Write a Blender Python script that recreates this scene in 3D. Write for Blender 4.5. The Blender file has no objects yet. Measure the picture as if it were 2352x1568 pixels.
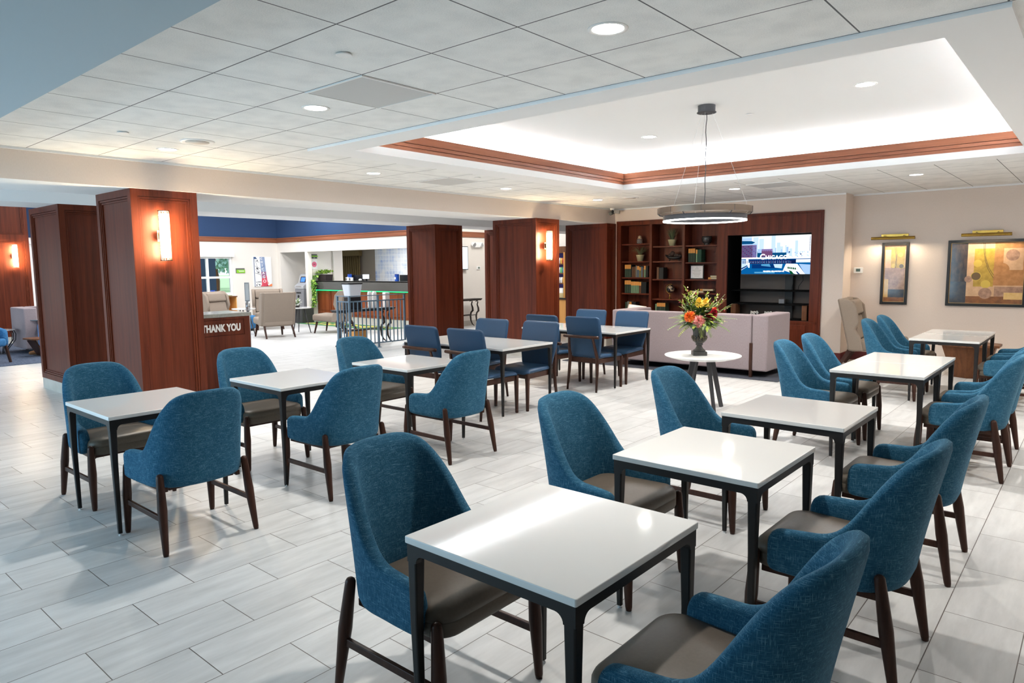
import bpy, bmesh, math, random
from mathutils import Vector, Matrix
random.seed(11)
SC = bpy.context.scene
COL = SC.collection
PI = math.pi

# ------------------------------------------------------------------ helpers
def S(r, g, b):
    def f(c):
        c /= 255.0
        return c / 12.92 if c <= 0.04045 else ((c + 0.055) / 1.055) ** 2.4
    return (f(r), f(g), f(b), 1.0)

class MB:
    """collects geometry for one mesh object"""
    def __init__(self):
        self.v = []; self.f = []; self.m = []
    def add(self, verts, faces, m=0):
        o = len(self.v)
        self.v += [tuple(p) for p in verts]
        for q in faces:
            self.f.append(tuple(i + o for i in q)); self.m.append(m)
        return self
    def box(self, x0, y0, z0, x1, y1, z1, m=0):
        v = [(x0,y0,z0),(x1,y0,z0),(x1,y1,z0),(x0,y1,z0),(x0,y0,z1),(x1,y0,z1),(x1,y1,z1),(x0,y1,z1)]
        return self.add(v, [(0,3,2,1),(4,5,6,7),(0,1,5,4),(1,2,6,5),(2,3,7,6),(3,0,4,7)], m)
    def bar(self, a, b, w, h=None, w2=None, h2=None, up=(0,0,1), m=0):
        """rectangular bar from a to b, optional taper"""
        h = w if h is None else h
        w2 = w if w2 is None else w2; h2 = h if h2 is None else h2
        a = Vector(a); b = Vector(b); d = (b - a).normalized(); u = Vector(up)
        if abs(d.dot(u)) > .98: u = Vector((0,1,0))
        s = d.cross(u).normalized(); u = s.cross(d).normalized()
        v = []
        for p, ww, hh in ((a, w, h), (b, w2, h2)):
            for i, j in ((-1,-1),(1,-1),(1,1),(-1,1)):
                v.append(p + s * (i * ww / 2) + u * (j * hh / 2))
        return self.add(v, [(0,1,2,3),(7,6,5,4),(0,4,5,1),(1,5,6,2),(2,6,7,3),(3,7,4,0)], m)
    def tube(self, path, r, n=10, m=0, closed=False):
        P = [Vector(p) for p in path]; k = len(P)
        R = [r] * k if not isinstance(r, (list, tuple)) else list(r)
        rings = []; prev = None
        for i in range(k):
            if closed: d = P[(i+1) % k] - P[i-1]
            else: d = P[min(i+1, k-1)] - P[max(i-1, 0)]
            d.normalize()
            if prev is None:
                u = Vector((0,0,1)) if abs(d.z) < .9 else Vector((1,0,0))
            else: u = prev
            s = d.cross(u).normalized(); u = s.cross(d).normalized(); prev = u
            rings.append([P[i] + (s * math.cos(2*PI*j/n) + u * math.sin(2*PI*j/n)) * R[i] for j in range(n)])
        v = [p for q in rings for p in q]; f = []
        for i in range(k if closed else k - 1):
            a = i * n; b = ((i + 1) % k) * n
            for j in range(n):
                f.append((a + j, a + (j+1) % n, b + (j+1) % n, b + j))
        if not closed:
            f.append(tuple(range(n-1, -1, -1))); f.append(tuple((k-1)*n + j for j in range(n)))
        return self.add(v, f, m)
    def lathe(self, prof, c=(0,0,0), n=32, m=0, a0=0.0, fn=None):
        """prof: list of (r, z) from bottom to top"""
        v = []; f = []
        for r, z in prof:
            for j in range(n):
                a = a0 + 2*PI*j/n
                rr = r * (fn(a, z) if fn else 1)
                v.append((c[0] + rr*math.cos(a), c[1] + rr*math.sin(a), c[2] + z))
        for i in range(len(prof) - 1):
            for j in range(n):
                f.append((i*n + j, i*n + (j+1) % n, (i+1)*n + (j+1) % n, (i+1)*n + j))
        f.append(tuple(range(n-1, -1, -1))); f.append(tuple((len(prof)-1)*n + j for j in range(n)))
        return self.add(v, f, m)
    def loft(self, rings, m=0, cap=True, closed=True):
        n = len(rings[0]); v = [p for r in rings for p in r]; f = []
        for i in range(len(rings) - 1):
            for j in range(n if closed else n - 1):
                f.append((i*n + j, i*n + (j+1) % n, (i+1)*n + (j+1) % n, (i+1)*n + j))
        if cap and closed:
            f.append(tuple(range(n-1, -1, -1))); f.append(tuple((len(rings)-1)*n + j for j in range(n)))
        return self.add(v, f, m)
    def prism(self, pts, axis, a, b, m=0):
        """extrude polygon pts (2-D) along axis from a to b"""
        def mk(p, t):
            return {'x': (t, p[0], p[1]), 'y': (p[0], t, p[1]), 'z': (p[0], p[1], t)}[axis]
        n = len(pts); v = [mk(p, a) for p in pts] + [mk(p, b) for p in pts]
        f = [tuple(range(n-1, -1, -1)), tuple(range(n, 2*n))]
        for j in range(n): f.append((j, (j+1) % n, n + (j+1) % n, n + j))
        return self.add(v, f, m)
    def sphere(self, c, r, n=16, k=8, m=0, sc=(1,1,1)):
        prof = [(max(1e-4, math.sin(PI*i/k)), -math.cos(PI*i/k)) for i in range(k + 1)]
        v = []; f = []
        for rr, z in prof:
            for j in range(n):
                a = 2*PI*j/n
                v.append((c[0] + r*sc[0]*rr*math.cos(a), c[1] + r*sc[1]*rr*math.sin(a), c[2] + r*sc[2]*z))
        for i in range(k):
            for j in range(n):
                f.append((i*n + j, i*n + (j+1) % n, (i+1)*n + (j+1) % n, (i+1)*n + j))
        return self.add(v, f, m)
    def mesh(self, name, mats, smooth=False, fix=True):
        me = bpy.data.meshes.new(name)
        me.from_pydata(self.v, [], self.f)
        if not isinstance(mats, (list, tuple)): mats = [mats]
        for q in mats: me.materials.append(q)
        for p, i in zip(me.polygons, self.m): p.material_index = i
        if fix:
            b = bmesh.new(); b.from_mesh(me)
            bmesh.ops.remove_doubles(b, verts=b.verts, dist=1e-5)
            bmesh.ops.recalc_face_normals(b, faces=b.faces)
            b.to_mesh(me); b.free()
        if smooth:
            for p in me.polygons: p.use_smooth = True
        me.update()
        return me
    def build(self, name, mats, parent=None, smooth=False, bevel=0, subsurf=0, seg=2, fix=True, solid=0):
        o = bpy.data.objects.new(name, self.mesh(name, mats, smooth, fix))
        COL.objects.link(o)
        if parent is not None: o.parent = parent
        if solid:
            q = o.modifiers.new('solid', 'SOLIDIFY'); q.thickness = solid; q.offset = -1
        if bevel:
            q = o.modifiers.new('bevel', 'BEVEL'); q.width = bevel; q.segments = seg; q.limit_method = 'ANGLE'; q.angle_limit = .6
            q.harden_normals = False
            if smooth is False:
                for p in o.data.polygons: p.use_smooth = True
                q2 = o.modifiers.new('wn', 'WEIGHTED_NORMAL'); q2.keep_sharp = False
        if subsurf:
            q = o.modifiers.new('sub', 'SUBSURF'); q.levels = subsurf; q.render_levels = subsurf
        return o

def tag(o, label=None, cat=None, group=None, kind=None):
    if label: o['label'] = label
    if cat: o['category'] = cat
    if group: o['group'] = group
    if kind: o['kind'] = kind
    return o
def thing(name, label, cat, loc=(0,0,0), rz=0.0, group=None):
    o = bpy.data.objects.new(name, None); COL.objects.link(o)
    o.empty_display_size = .1
    o.location = loc; o.rotation_euler = (0, 0, rz)
    return tag(o, label, cat, group)
def struct(name, mb, mat, parent=None, **k):
    o = mb.build(name, mat, parent, **k)
    o['kind'] = 'structure'
    return o
def dup(root, loc=None, rz=None, label=None, group=None):
    r = root.copy(); COL.objects.link(r)
    if loc is not None: r.location = loc
    if rz is not None: r.rotation_euler = (0, 0, rz)
    if label: r['label'] = label
    if group: r['group'] = group
    def kids(a, b):
        for ch in a.children:
            c = ch.copy(); COL.objects.link(c); c.parent = b
            kids(ch, c)
    kids(root, r)
    return r
def text_mesh(s, size, extrude=.002, offset=0.0, align='CENTER', space=1.0):
    c = bpy.data.curves.new('text', 'FONT'); c.body = s; c.size = size; c.extrude = extrude; c.offset = offset
    c.align_x = align; c.align_y = 'CENTER'; c.space_character = space
    o = bpy.data.objects.new('text', c); COL.objects.link(o)
    dg = bpy.context.evaluated_depsgraph_get(); dg.update()
    me = bpy.data.meshes.new_from_object(o.evaluated_get(dg))
    bpy.data.objects.remove(o); bpy.data.curves.remove(c)
    return me
def put_text(name, s, size, mat, parent, loc, extrude=.002, offset=0.0, align='CENTER', space=1.0, sx=1.0, width=None):
    """lettering in the local x-z plane of parent, facing -y"""
    me = text_mesh(s, size, extrude, offset, align, space)
    me.transform(Matrix.Scale(sx, 4, (1,0,0)))
    me.transform(Matrix.Rotation(PI/2, 4, 'X')); me.transform(Matrix.Translation(loc))
    me.materials.clear(); me.materials.append(mat)
    for p in me.polygons: p.material_index = 0
    if width:
        xs = [v.co.x for v in me.vertices]; w0 = max(xs) - min(xs)
        for v in me.vertices: v.co.x = loc[0] + (v.co.x - (max(xs) + min(xs))/2)*width/w0
    o = bpy.data.objects.new(name, me); COL.objects.link(o); o.parent = parent
    return o
def smoothstep(a, b, x):
    t = max(0.0, min(1.0, (x - a) / (b - a))); return t*t*(3 - 2*t)
def interp(tab, x):
    for (a, p), (b, q) in zip(tab, tab[1:]):
        if x <= b:
            t = (x - a) / (b - a); t = max(0, min(1, t))
            return p + (q - p) * t
    return tab[-1][1]
def rrect(x0, y0, x1, y1, r, n=6):
    """rounded rectangle outline"""
    out = []
    for cx, cy, a in ((x1-r, y1-r, 0), (x0+r, y1-r, PI/2), (x0+r, y0+r, PI), (x1-r, y0+r, 1.5*PI)):
        for i in range(n + 1):
            t = a + PI/2*i/n
            out.append((cx + r*math.cos(t), cy + r*math.sin(t)))
    return out
def cushion(mb, x0, y0, z0, x1, y1, z1, r=.06, puff=.02, edge=.03, m=0, k=5):
    """soft box: rounded outline, rolled top and bottom edges, a slightly domed top"""
    rings = []
    for i in range(k + 1):
        t = PI/2 * i / k
        e = edge * (1 - math.sin(t))
        rings.append([(p[0], p[1], z0 + edge - edge*math.cos(t)) for p in rrect(x0+e, y0+e, x1-e, y1-e, max(.004, r-e))])
    for i in range(k + 1):
        t = PI/2 * i / k
        e = edge * (1 - math.cos(t))
        rings.append([(p[0], p[1], z1 - edge + edge*math.sin(t)) for p in rrect(x0+e, y0+e, x1-e, y1-e, max(.004, r-e))])
    cx, cy = (x0+x1)/2, (y0+y1)/2
    for q in (.75, .45, .15):
        rings.append([(cx + (p[0]-cx)*q, cy + (p[1]-cy)*q, z1 + puff*(1-q*q)) for p in rrect(x0+edge, y0+edge, x1-edge, y1-edge, max(.004, r-edge))])
    mb.loft(rings, m)
    return mb

# ------------------------------------------------------------------ materials
def N(nt, t, **k):
    n = nt.nodes.new(t)
    for a, b in k.items(): setattr(n, a, b)
    return n
def mat(name, col, rough=.5, metal=0.0, spec=.5, sheen=0.0, emit=None, estr=0.0, noise=0.0, nscale=8.0, stretch=(1,1,1), col2=None, bump=0.0, bscale=None, coat=0.0, trans=0.0, ior=1.45, alpha=1.0):
    m = bpy.data.materials.new(name); m.use_nodes = True
    nt = m.node_tree; b = nt.nodes['Principled BSDF']
    b.inputs['Base Color'].default_value = col
    b.inputs['Roughness'].default_value = rough; b.inputs['Metallic'].default_value = metal
    b.inputs['Specular IOR Level'].default_value = spec; b.inputs['IOR'].default_value = ior
    b.inputs['Coat Weight'].default_value = coat; b.inputs['Coat Roughness'].default_value = .08
    b.inputs['Transmission Weight'].default_value = trans; b.inputs['Alpha'].default_value = alpha
    if sheen:
        b.inputs['Sheen Weight'].default_value = sheen; b.inputs['Sheen Roughness'].default_value = .5
    if emit:
        b.inputs['Emission Color'].default_value = emit; b.inputs['Emission Strength'].default_value = estr
    if col2 or bump or noise:
        tc = N(nt, 'ShaderNodeTexCoord'); mp = N(nt, 'ShaderNodeMapping')
        mp.inputs['Scale'].default_value = stretch
        nt.links.new(tc.outputs['Object'], mp.inputs['Vector'])
        nz = N(nt, 'ShaderNodeTexNoise'); nz.inputs['Scale'].default_value = nscale
        nz.inputs['Detail'].default_value = 6; nz.inputs['Roughness'].default_value = .6
        nt.links.new(mp.outputs['Vector'], nz.inputs['Vector'])
        if col2:
            r = N(nt, 'ShaderNodeValToRGB')
            r.color_ramp.elements[0].position = .32; r.color_ramp.elements[1].position = .68
            r.color_ramp.elements[0].color = col; r.color_ramp.elements[1].color = col2
            nt.links.new(nz.outputs['Fac'], r.inputs['Fac']); nt.links.new(r.outputs['Color'], b.inputs['Base Color'])
        if bump:
            src = nz
            if bscale:
                src = N(nt, 'ShaderNodeTexNoise'); src.inputs['Scale'].default_value = bscale; src.inputs['Detail'].default_value = 3
                nt.links.new(mp.outputs['Vector'], src.inputs['Vector'])
            bp = N(nt, 'ShaderNodeBump'); bp.inputs['Strength'].default_value = bump; bp.inputs['Distance'].default_value = .004
            nt.links.new(src.outputs['Fac'], bp.inputs['Height']); nt.links.new(bp.outputs['Normal'], b.inputs['Normal'])
    return m
def wood(name, c1, c2, axis='z', rough=.42, scale=1.0, coat=.0):
    """straight-grained veneer, grain along axis"""
    m = bpy.data.materials.new(name); m.use_nodes = True
    nt = m.node_tree; b = nt.nodes['Principled BSDF']; L = nt.links
    tc = N(nt, 'ShaderNodeTexCoord'); mp = N(nt, 'ShaderNodeMapping')
    s = [14*scale]*3; s['xyz'.index(axis)] = .55*scale
    mp.inputs['Scale'].default_value = s
    L.new(tc.outputs['Object'], mp.inputs['Vector'])
    n1 = N(nt, 'ShaderNodeTexNoise'); n1.inputs['Scale'].default_value = 1.0; n1.inputs['Detail'].default_value = 5; n1.inputs['Distortion'].default_value = .6
    mp2 = N(nt, 'ShaderNodeMapping'); s2 = [120*scale]*3; s2['xyz'.index(axis)] = 3*scale; mp2.inputs['Scale'].default_value = s2
    L.new(tc.outputs['Object'], mp2.inputs['Vector'])
    n2 = N(nt, 'ShaderNodeTexNoise'); n2.inputs['Scale'].default_value = 1.0; n2.inputs['Detail'].default_value = 3
    L.new(mp.outputs['Vector'], n1.inputs['Vector']); L.new(mp2.outputs['Vector'], n2.inputs['Vector'])
    mx = N(nt, 'ShaderNodeMath', operation='MULTIPLY_ADD'); mx.inputs[1].default_value = .35
    L.new(n2.outputs['Fac'], mx.inputs[0])
    ms = N(nt, 'ShaderNodeMath', operation='MULTIPLY'); ms.inputs[1].default_value = .65
    L.new(n1.outputs['Fac'], ms.inputs[0]); L.new(ms.outputs[0], mx.inputs[2])
    r = N(nt, 'ShaderNodeValToRGB'); r.color_ramp.elements[0].position = .34; r.color_ramp.elements[1].position = .66
    r.color_ramp.elements[0].color = c1; r.color_ramp.elements[1].color = c2
    L.new(mx.outputs[0], r.inputs['Fac']); L.new(r.outputs['Color'], b.inputs['Base Color'])
    b.inputs['Roughness'].default_value = rough; b.inputs['Coat Weight'].default_value = coat; b.inputs['Coat Roughness'].default_value = .2
    b.inputs['Specular IOR Level'].default_value = .18
    return m
def heather(name, dark, mid, light, k=1.0, sheen=.25):
    """woven two-tone upholstery: fine threads in two directions"""
    m = bpy.data.materials.new(name); m.use_nodes = True
    nt = m.node_tree; b = nt.nodes['Principled BSDF']; L = nt.links
    tc = N(nt, 'ShaderNodeTexCoord'); out = []
    for sc in ((470, 470, 36), (32, 32, 490)):
        mp = N(nt, 'ShaderNodeMapping'); mp.inputs['Scale'].default_value = [q*k for q in sc]
        L.new(tc.outputs['Object'], mp.inputs['Vector'])
        n = N(nt, 'ShaderNodeTexNoise'); n.inputs['Scale'].default_value = 1; n.inputs['Detail'].default_value = 1.5; n.inputs['Roughness'].default_value = .6
        L.new(mp.outputs['Vector'], n.inputs['Vector']); out.append(n)
    big = N(nt, 'ShaderNodeTexNoise'); big.inputs['Scale'].default_value = 30*k; big.inputs['Detail'].default_value = 4
    L.new(tc.outputs['Object'], big.inputs['Vector'])
    mx = N(nt, 'ShaderNodeMath', operation='MAXIMUM'); L.new(out[0].outputs['Fac'], mx.inputs[0]); L.new(out[1].outputs['Fac'], mx.inputs[1])
    ad = N(nt, 'ShaderNodeMath', operation='MULTIPLY_ADD'); ad.inputs[1].default_value = .14
    L.new(big.outputs['Fac'], ad.inputs[0])
    sm = N(nt, 'ShaderNodeMath', operation='MULTIPLY'); sm.inputs[1].default_value = .92
    L.new(mx.outputs[0], sm.inputs[0]); L.new(sm.outputs[0], ad.inputs[2])
    r = N(nt, 'ShaderNodeValToRGB'); e = r.color_ramp.elements
    e[0].position = .43; e[0].color = dark; e[1].position = .80; e[1].color = light
    q = e.new(.62); q.color = mid
    L.new(ad.outputs[0], r.inputs['Fac']); L.new(r.outputs['Color'], b.inputs['Base Color'])
    b.inputs['Roughness'].default_value = .9; b.inputs['Specular IOR Level'].default_value = .2
    b.inputs['Sheen Weight'].default_value = sheen; b.inputs['Sheen Roughness'].default_value = .45
    b.inputs['Sheen Tint'].default_value = light
    bp = N(nt, 'ShaderNodeBump'); bp.inputs['Strength'].default_value = .25; bp.inputs['Distance'].default_value = .002
    L.new(ad.outputs[0], bp.inputs['Height']); L.new(bp.outputs['Normal'], b.inputs['Normal'])
    return m
def emission(name, col, strength):
    m = bpy.data.materials.new(name); m.use_nodes = True
    nt = m.node_tree; nt.nodes.remove(nt.nodes['Principled BSDF'])
    e = N(nt, 'ShaderNodeEmission'); e.inputs['Color'].default_value = col; e.inputs['Strength'].default_value = strength
    nt.links.new(e.outputs[0], nt.nodes['Material Output'].inputs['Surface'])
    return m
def tiles_floor():
    m = bpy.data.materials.new('porcelain_floor_tile'); m.use_nodes = True
    nt = m.node_tree; b = nt.nodes['Principled BSDF']; L = nt.links
    g = N(nt, 'ShaderNodeNewGeometry'); sp = N(nt, 'ShaderNodeSeparateXYZ'); L.new(g.outputs['Position'], sp.inputs[0])
    W, Hh = .616, .3085
    ax = N(nt, 'ShaderNodeMath', operation='ADD'); ax.inputs[1].default_value = 3.877 + Hh*80; L.new(sp.outputs['X'], ax.inputs[0])
    ay = N(nt, 'ShaderNodeMath', operation='ADD'); ay.inputs[1].default_value = -.926 + W*.5 + W*40; L.new(sp.outputs['Y'], ay.inputs[0])
    cb = N(nt, 'ShaderNodeCombineXYZ'); L.new(ay.outputs[0], cb.inputs['X']); L.new(ax.outputs[0], cb.inputs['Y'])
    br = N(nt, 'ShaderNodeTexBrick'); br.offset = .5; br.offset_frequency = 2; br.squash = 1; br.squash_frequency = 1
    br.inputs['Scale'].default_value = 1; br.inputs['Brick Width'].default_value = W; br.inputs['Row Height'].default_value = Hh
    br.inputs['Mortar Size'].default_value = .0022; br.inputs['Mortar Smooth'].default_value = .1; br.inputs['Bias'].default_value = 0
    br.inputs['Color1'].default_value = (.0, .0, .0, 1); br.inputs['Color2'].default_value = (1, 1, 1, 1); br.inputs['Mortar'].default_value = (.5, .5, .5, 1)
    L.new(cb.outputs[0], br.inputs['Vector'])
    # cloudy streaks running along each tile
    mp = N(nt, 'ShaderNodeMapping'); mp.inputs['Scale'].default_value = (2.2, 12, 1); L.new(cb.outputs[0], mp.inputs['Vector'])
    of = N(nt, 'ShaderNodeVectorMath', operation='MULTIPLY_ADD'); of.inputs[1].default_value = (7.3, 3.1, 11.0)
    L.new(br.outputs['Color'], of.inputs[0]); L.new(mp.outputs[0], of.inputs[2])
    nz = N(nt, 'ShaderNodeTexNoise'); nz.inputs['Scale'].default_value = 1.0; nz.inputs['Detail'].default_value = 8; nz.inputs['Roughness'].default_value = .62
    L.new(of.outputs[0], nz.inputs['Vector'])
    ad = N(nt, 'ShaderNodeMath', operation='MULTIPLY_ADD'); ad.inputs[1].default_value = .16
    L.new(br.outputs['Color'], ad.inputs[0])
    s2 = N(nt, 'ShaderNodeMath', operation='MULTIPLY'); s2.inputs[1].default_value = .84; L.new(nz.outputs['Fac'], s2.inputs[0]); L.new(s2.outputs[0], ad.inputs[2])
    r = N(nt, 'ShaderNodeValToRGB'); e = r.color_ramp.elements
    e[0].position = .30; e[0].color = S(178, 178, 177); e[1].position = .68; e[1].color = S(206, 206, 205)
    L.new(ad.outputs[0], r.inputs['Fac'])
    mx = N(nt, 'ShaderNodeMix', data_type='RGBA'); L.new(br.outputs['Fac'], mx.inputs['Factor'])
    L.new(r.outputs['Color'], mx.inputs['A']); mx.inputs['B'].default_value = S(92, 84, 80)
    L.new(mx.outputs['Result'], b.inputs['Base Color'])
    b.inputs['Roughness'].default_value = .34; b.inputs['Specular IOR Level'].default_value = .45
    bp = N(nt, 'ShaderNodeBump'); bp.inputs['Strength'].default_value = .3; bp.inputs['Distance'].default_value = .002; bp.invert = True
    L.new(br.outputs['Fac'], bp.inputs['Height']); L.new(bp.outputs['Normal'], b.inputs['Normal'])
    return m
def tiles_ceiling():
    m = bpy.data.materials.new('acoustic_ceiling_tile'); m.use_nodes = True
    nt = m.node_tree; b = nt.nodes['Principled BSDF']; L = nt.links
    g = N(nt, 'ShaderNodeNewGeometry')
    W = .6096
    mp = N(nt, 'ShaderNodeMapping'); mp.inputs['Location'].default_value = (2.84 + W*40, -2.656 + W*40, 0)
    L.new(g.outputs['Position'], mp.inputs['Vector'])
    br = N(nt, 'ShaderNodeTexBrick'); br.offset = 0; br.squash = 1
    br.inputs['Scale'].default_value = 1; br.inputs['Brick Width'].default_value = W; br.inputs['Row Height'].default_value = W
    br.inputs['Mortar Size'].default_value = .0042; br.inputs['Mortar Smooth'].default_value = .0
    br.inputs['Color1'].default_value = (0,0,0,1); br.inputs['Color2'].default_value = (1,1,1,1)
    L.new(mp.outputs[0], br.inputs['Vector'])
    n1 = N(nt, 'ShaderNodeTexNoise'); n1.inputs['Scale'].default_value = 5; n1.inputs['Detail'].default_value = 8
    n2 = N(nt, 'ShaderNodeTexNoise'); n2.inputs['Scale'].default_value = 160; n2.inputs['Detail'].default_value = 3
    L.new(g.outputs['Position'], n1.inputs['Vector']); L.new(g.outputs['Position'], n2.inputs['Vector'])
    a = N(nt, 'ShaderNodeMath', operation='MULTIPLY_ADD'); a.inputs[1].default_value = .5; L.new(n1.outputs['Fac'], a.inputs[0])
    s = N(nt, 'ShaderNodeMath', operation='MULTIPLY'); s.inputs[1].default_value = .5; L.new(n2.outputs['Fac'], s.inputs[0]); L.new(s.outputs[0], a.inputs[2])
    r = N(nt, 'ShaderNodeValToRGB'); e = r.color_ramp.elements
    e[0].position = .36; e[0].color = S(224, 226, 225); e[1].position = .56; e[1].color = S(241, 242, 240)
    L.new(a.outputs[0], r.inputs['Fac'])
    mx = N(nt, 'ShaderNodeMix', data_type='RGBA'); L.new(br.outputs['Fac'], mx.inputs['Factor'])
    L.new(r.outputs['Color'], mx.inputs['A']); mx.inputs['B'].default_value = S(112, 112, 114)
    L.new(mx.outputs['Result'], b.inputs['Base Color']); b.inputs['Roughness'].default_value = .95; b.inputs['Specular IOR Level'].default_value = .1
    bp = N(nt, 'ShaderNodeBump'); bp.inputs['Strength'].default_value = .35; bp.inputs['Distance'].default_value = .004
    L.new(n2.outputs['Fac'], bp.inputs['Height']); L.new(bp.outputs['Normal'], b.inputs['Normal'])
    return m

M = {}
M['floor'] = tiles_floor(); M['ceil'] = tiles_ceiling()
M['drywall'] = mat('white_drywall', S(238, 239, 239), .8, spec=.2)
M['tray'] = mat('tray_paint', S(242, 243, 243), .8, spec=.2)
M['beige'] = mat('beige_wallcovering', S(219, 205, 194), .75, spec=.25, col2=S(225, 211, 201), nscale=160, stretch=(1,1,.25), bump=.15, bscale=240)
M['cream'] = mat('cream_wall_paint', S(226, 220, 212), .75, spec=.25)
M['bluewall'] = mat('blue_wallcovering', S(42, 62, 94), .7, spec=.2, col2=S(48, 69, 103), nscale=60)
W1, W2 = S(70, 27, 15), S(102, 46, 26)
M['wood_z'] = wood('mahogany_veneer_upright', W1, W2, 'z')
M['wood_x'] = wood('mahogany_veneer_cross', W1, W2, 'x')
M['wood_y'] = wood('mahogany_veneer_long', W1, W2, 'y')
M['crown_x'] = wood('crown_oak_cross', S(112, 64, 44), S(146, 92, 68), 'x', rough=.4)
M['crown_y'] = wood('crown_oak_long', S(112, 64, 44), S(146, 92, 68), 'y', rough=.4)
M['deskwood'] = wood('cherry_veneer', S(106, 50, 27), S(138, 74, 42), 'z', rough=.35)
M['oak'] = wood('light_oak', S(186, 128, 66), S(212, 158, 92), 'z', rough=.45)
M['walnut'] = wood('walnut', S(84, 52, 34), S(120, 78, 50), 'z', rough=.4)
M['base'] = mat('oxblood_baseboard', S(92, 34, 32), .4)
M['plinth'] = mat('plinth_tile', S(176, 171, 162), .4, col2=S(188, 184, 176), nscale=6)
M['leg'] = wood('espresso_beech', S(46, 27, 21), S(66, 40, 30), 'z', rough=.35)
M['teal'] = heather('teal_heather_fabric', S(18, 62, 86), S(38, 87, 112), S(98, 138, 158))
M['vinyl'] = mat('taupe_vinyl', S(88, 78, 67), .42, spec=.35, col2=S(94, 84, 73), nscale=90, bump=.08, bscale=400)
M['navy'] = mat('navy_leatherette', S(32, 58, 84), .46, spec=.3, col2=S(36, 63, 90), nscale=300)
M['ttop'] = mat('white_quartz', S(218, 218, 216), .07, spec=.5, coat=.3)
M['tframe'] = mat('dark_bronze_metal', S(31, 28, 27), .45, metal=.15, spec=.35)
M['glide'] = mat('clear_glide', S(220, 220, 220), .2)
M['pink'] = mat('mauve_linen', S(138, 125, 128), .92, spec=.1, sheen=.1, col2=S(150, 137, 140), nscale=140, stretch=(1,1,.25), bump=.2)
M['oat'] = mat('oatmeal_fabric', S(128, 115, 103), .92, spec=.1, sheen=.08, col2=S(140, 127, 115), nscale=150, bump=.2)
M['black'] = mat('black_plastic', S(18, 18, 20), .45)
M['blackmat'] = mat('black_cavity', S(10, 10, 11), .8, spec=.1)
M['darkgrey'] = mat('dark_grey_panel', S(58, 54, 52), .6)
M['white'] = mat('white_plastic', S(238, 238, 236), .4)
M['paper'] = mat('white_paper', S(232, 232, 232), .7)
M['brass'] = mat('polished_brass', S(158, 126, 60), .24, metal=1.0)
M['bronze'] = mat('satin_bronze', S(112, 98, 86), .32, metal=.8)
M['charcoal'] = mat('charcoal_paint', S(58, 57, 60), .5, metal=.2)
M['steel'] = mat('brushed_steel', S(190, 192, 196), .28, metal=.9)
M['cable'] = mat('steel_cable', S(200, 200, 200), .35, metal=.8)
M['rail'] = mat('blue_grey_painted_steel', S(100, 124, 142), .45)
M['iron'] = mat('wrought_iron', S(52, 42, 38), .5, metal=.4)
M['lamp'] = emission('downlight_lens', (1, .97, .92, 1), 14)
M['sconce'] = emission('sconce_diffuser', (1, .76, .46, 1), 140)
M['led'] = emission('ring_diffuser', (1, .95, .88, 1), 9)
M['piclamp'] = emission('picture_lamp_tube', (1, .84, .62, 1), 140)
# ------------------------------------------------------------------ camera
HC = 2.80
cam = bpy.data.cameras.new('camera'); cam.sensor_width = 36; cam.sensor_fit = 'HORIZONTAL'
cam.lens = 36 * 1580.35 / 2352; cam.clip_start = .05; cam.clip_end = 200
co = bpy.data.objects.new('camera', cam); COL.objects.link(co)
_r = Vector((0.75865594, 0.65141781, -0.00979796)); _u = Vector((-0.06299935, 0.08832266, 0.99409768)); _f = Vector((-0.64843831, 0.75356084, -0.10804541))
mw = Matrix.Identity(4)
for i in range(3):
    mw[i][0] = _r[i]; mw[i][1] = _u[i]; mw[i][2] = -_f[i]
mw[0][3], mw[1][3], mw[2][3] = 0, 0, 1.65
co.matrix_world = mw
SC.camera = co

# ------------------------------------------------------------------ floor and ceiling
struct('floor', MB().box(-23.2, -3.6, -.12, 1.9, 18, 0), M['floor'])
cm = MB()
for q in ((-7.75, 1.14, 1.6, 3.88), (-7.75, 9.35, 1.6, 12.8), (-7.75, 3.88, -5.92, 9.35), (-.39, 3.88, 1.6, 9.35)):
    cm.box(q[0], q[1], HC, q[2], q[3], HC + .06)
struct('ceiling', cm, M['ceil'], fix=False)
struct('ceiling_soffit', MB().box(-7.75, -3.3, 2.5, 1.6, 1.14, 2.9), mat('blue_grey_soffit', S(180, 196, 204), .8, spec=.2))  # one even blue-grey base colour, darker than the tiled ceiling
struct('trim_1', MB().box(-7.748, 12.30, 2.776, -3.31, 12.27, HC).box(-7.748, 1.14, 2.777, -7.728, 12.27, HC).box(-3.31, 12.72, 2.776, 1.6, 12.75, HC), M['drywall'])
# coved tray in the middle of the tiled ceiling
TX0, TX1, TY0, TY1 = -5.56, -.69, 4.17, 9.05
tr = MB()
for q in ((-5.92, 3.88, -.39, TY0), (-5.92, TY1, -.39, 9.35), (-5.92, TY0, TX0, TY1), (TX1, TY0, -.39, TY1)):
    tr.box(q[0], q[1], 2.775, q[2], q[3], 2.852)
struct('ceiling_tray_frame', tr, M['drywall'], fix=False)
def crown_bar(axis, a, b, at, s):
    """stepped wooden crown on the tray lip; s = direction into the opening"""
    P = [(at - s*.075, 2.852), (at + s*.0, 2.852), (at + s*.0, 2.888), (at - s*.012, 2.888), (at - s*.012, 2.893), (at + s*.006, 2.893), (at + s*.006, 2.928), (at - s*.012, 2.928),
         (at - s*.012, 2.933), (at + s*.012, 2.933), (at + s*.03, 3.01), (at - s*.075, 3.01)]
    m = MB()
    m.prism(P, axis, a, b)
    return m
struct('trim_2', crown_bar('x', TX0, TX1, TY1, -1), M['crown_x'])
struct('trim_3', crown_bar('x', TX0, TX1, TY0, 1), M['crown_x'])
struct('trim_4', crown_bar('y', TY0, TY1, TX0, 1), M['crown_y'])
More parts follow.
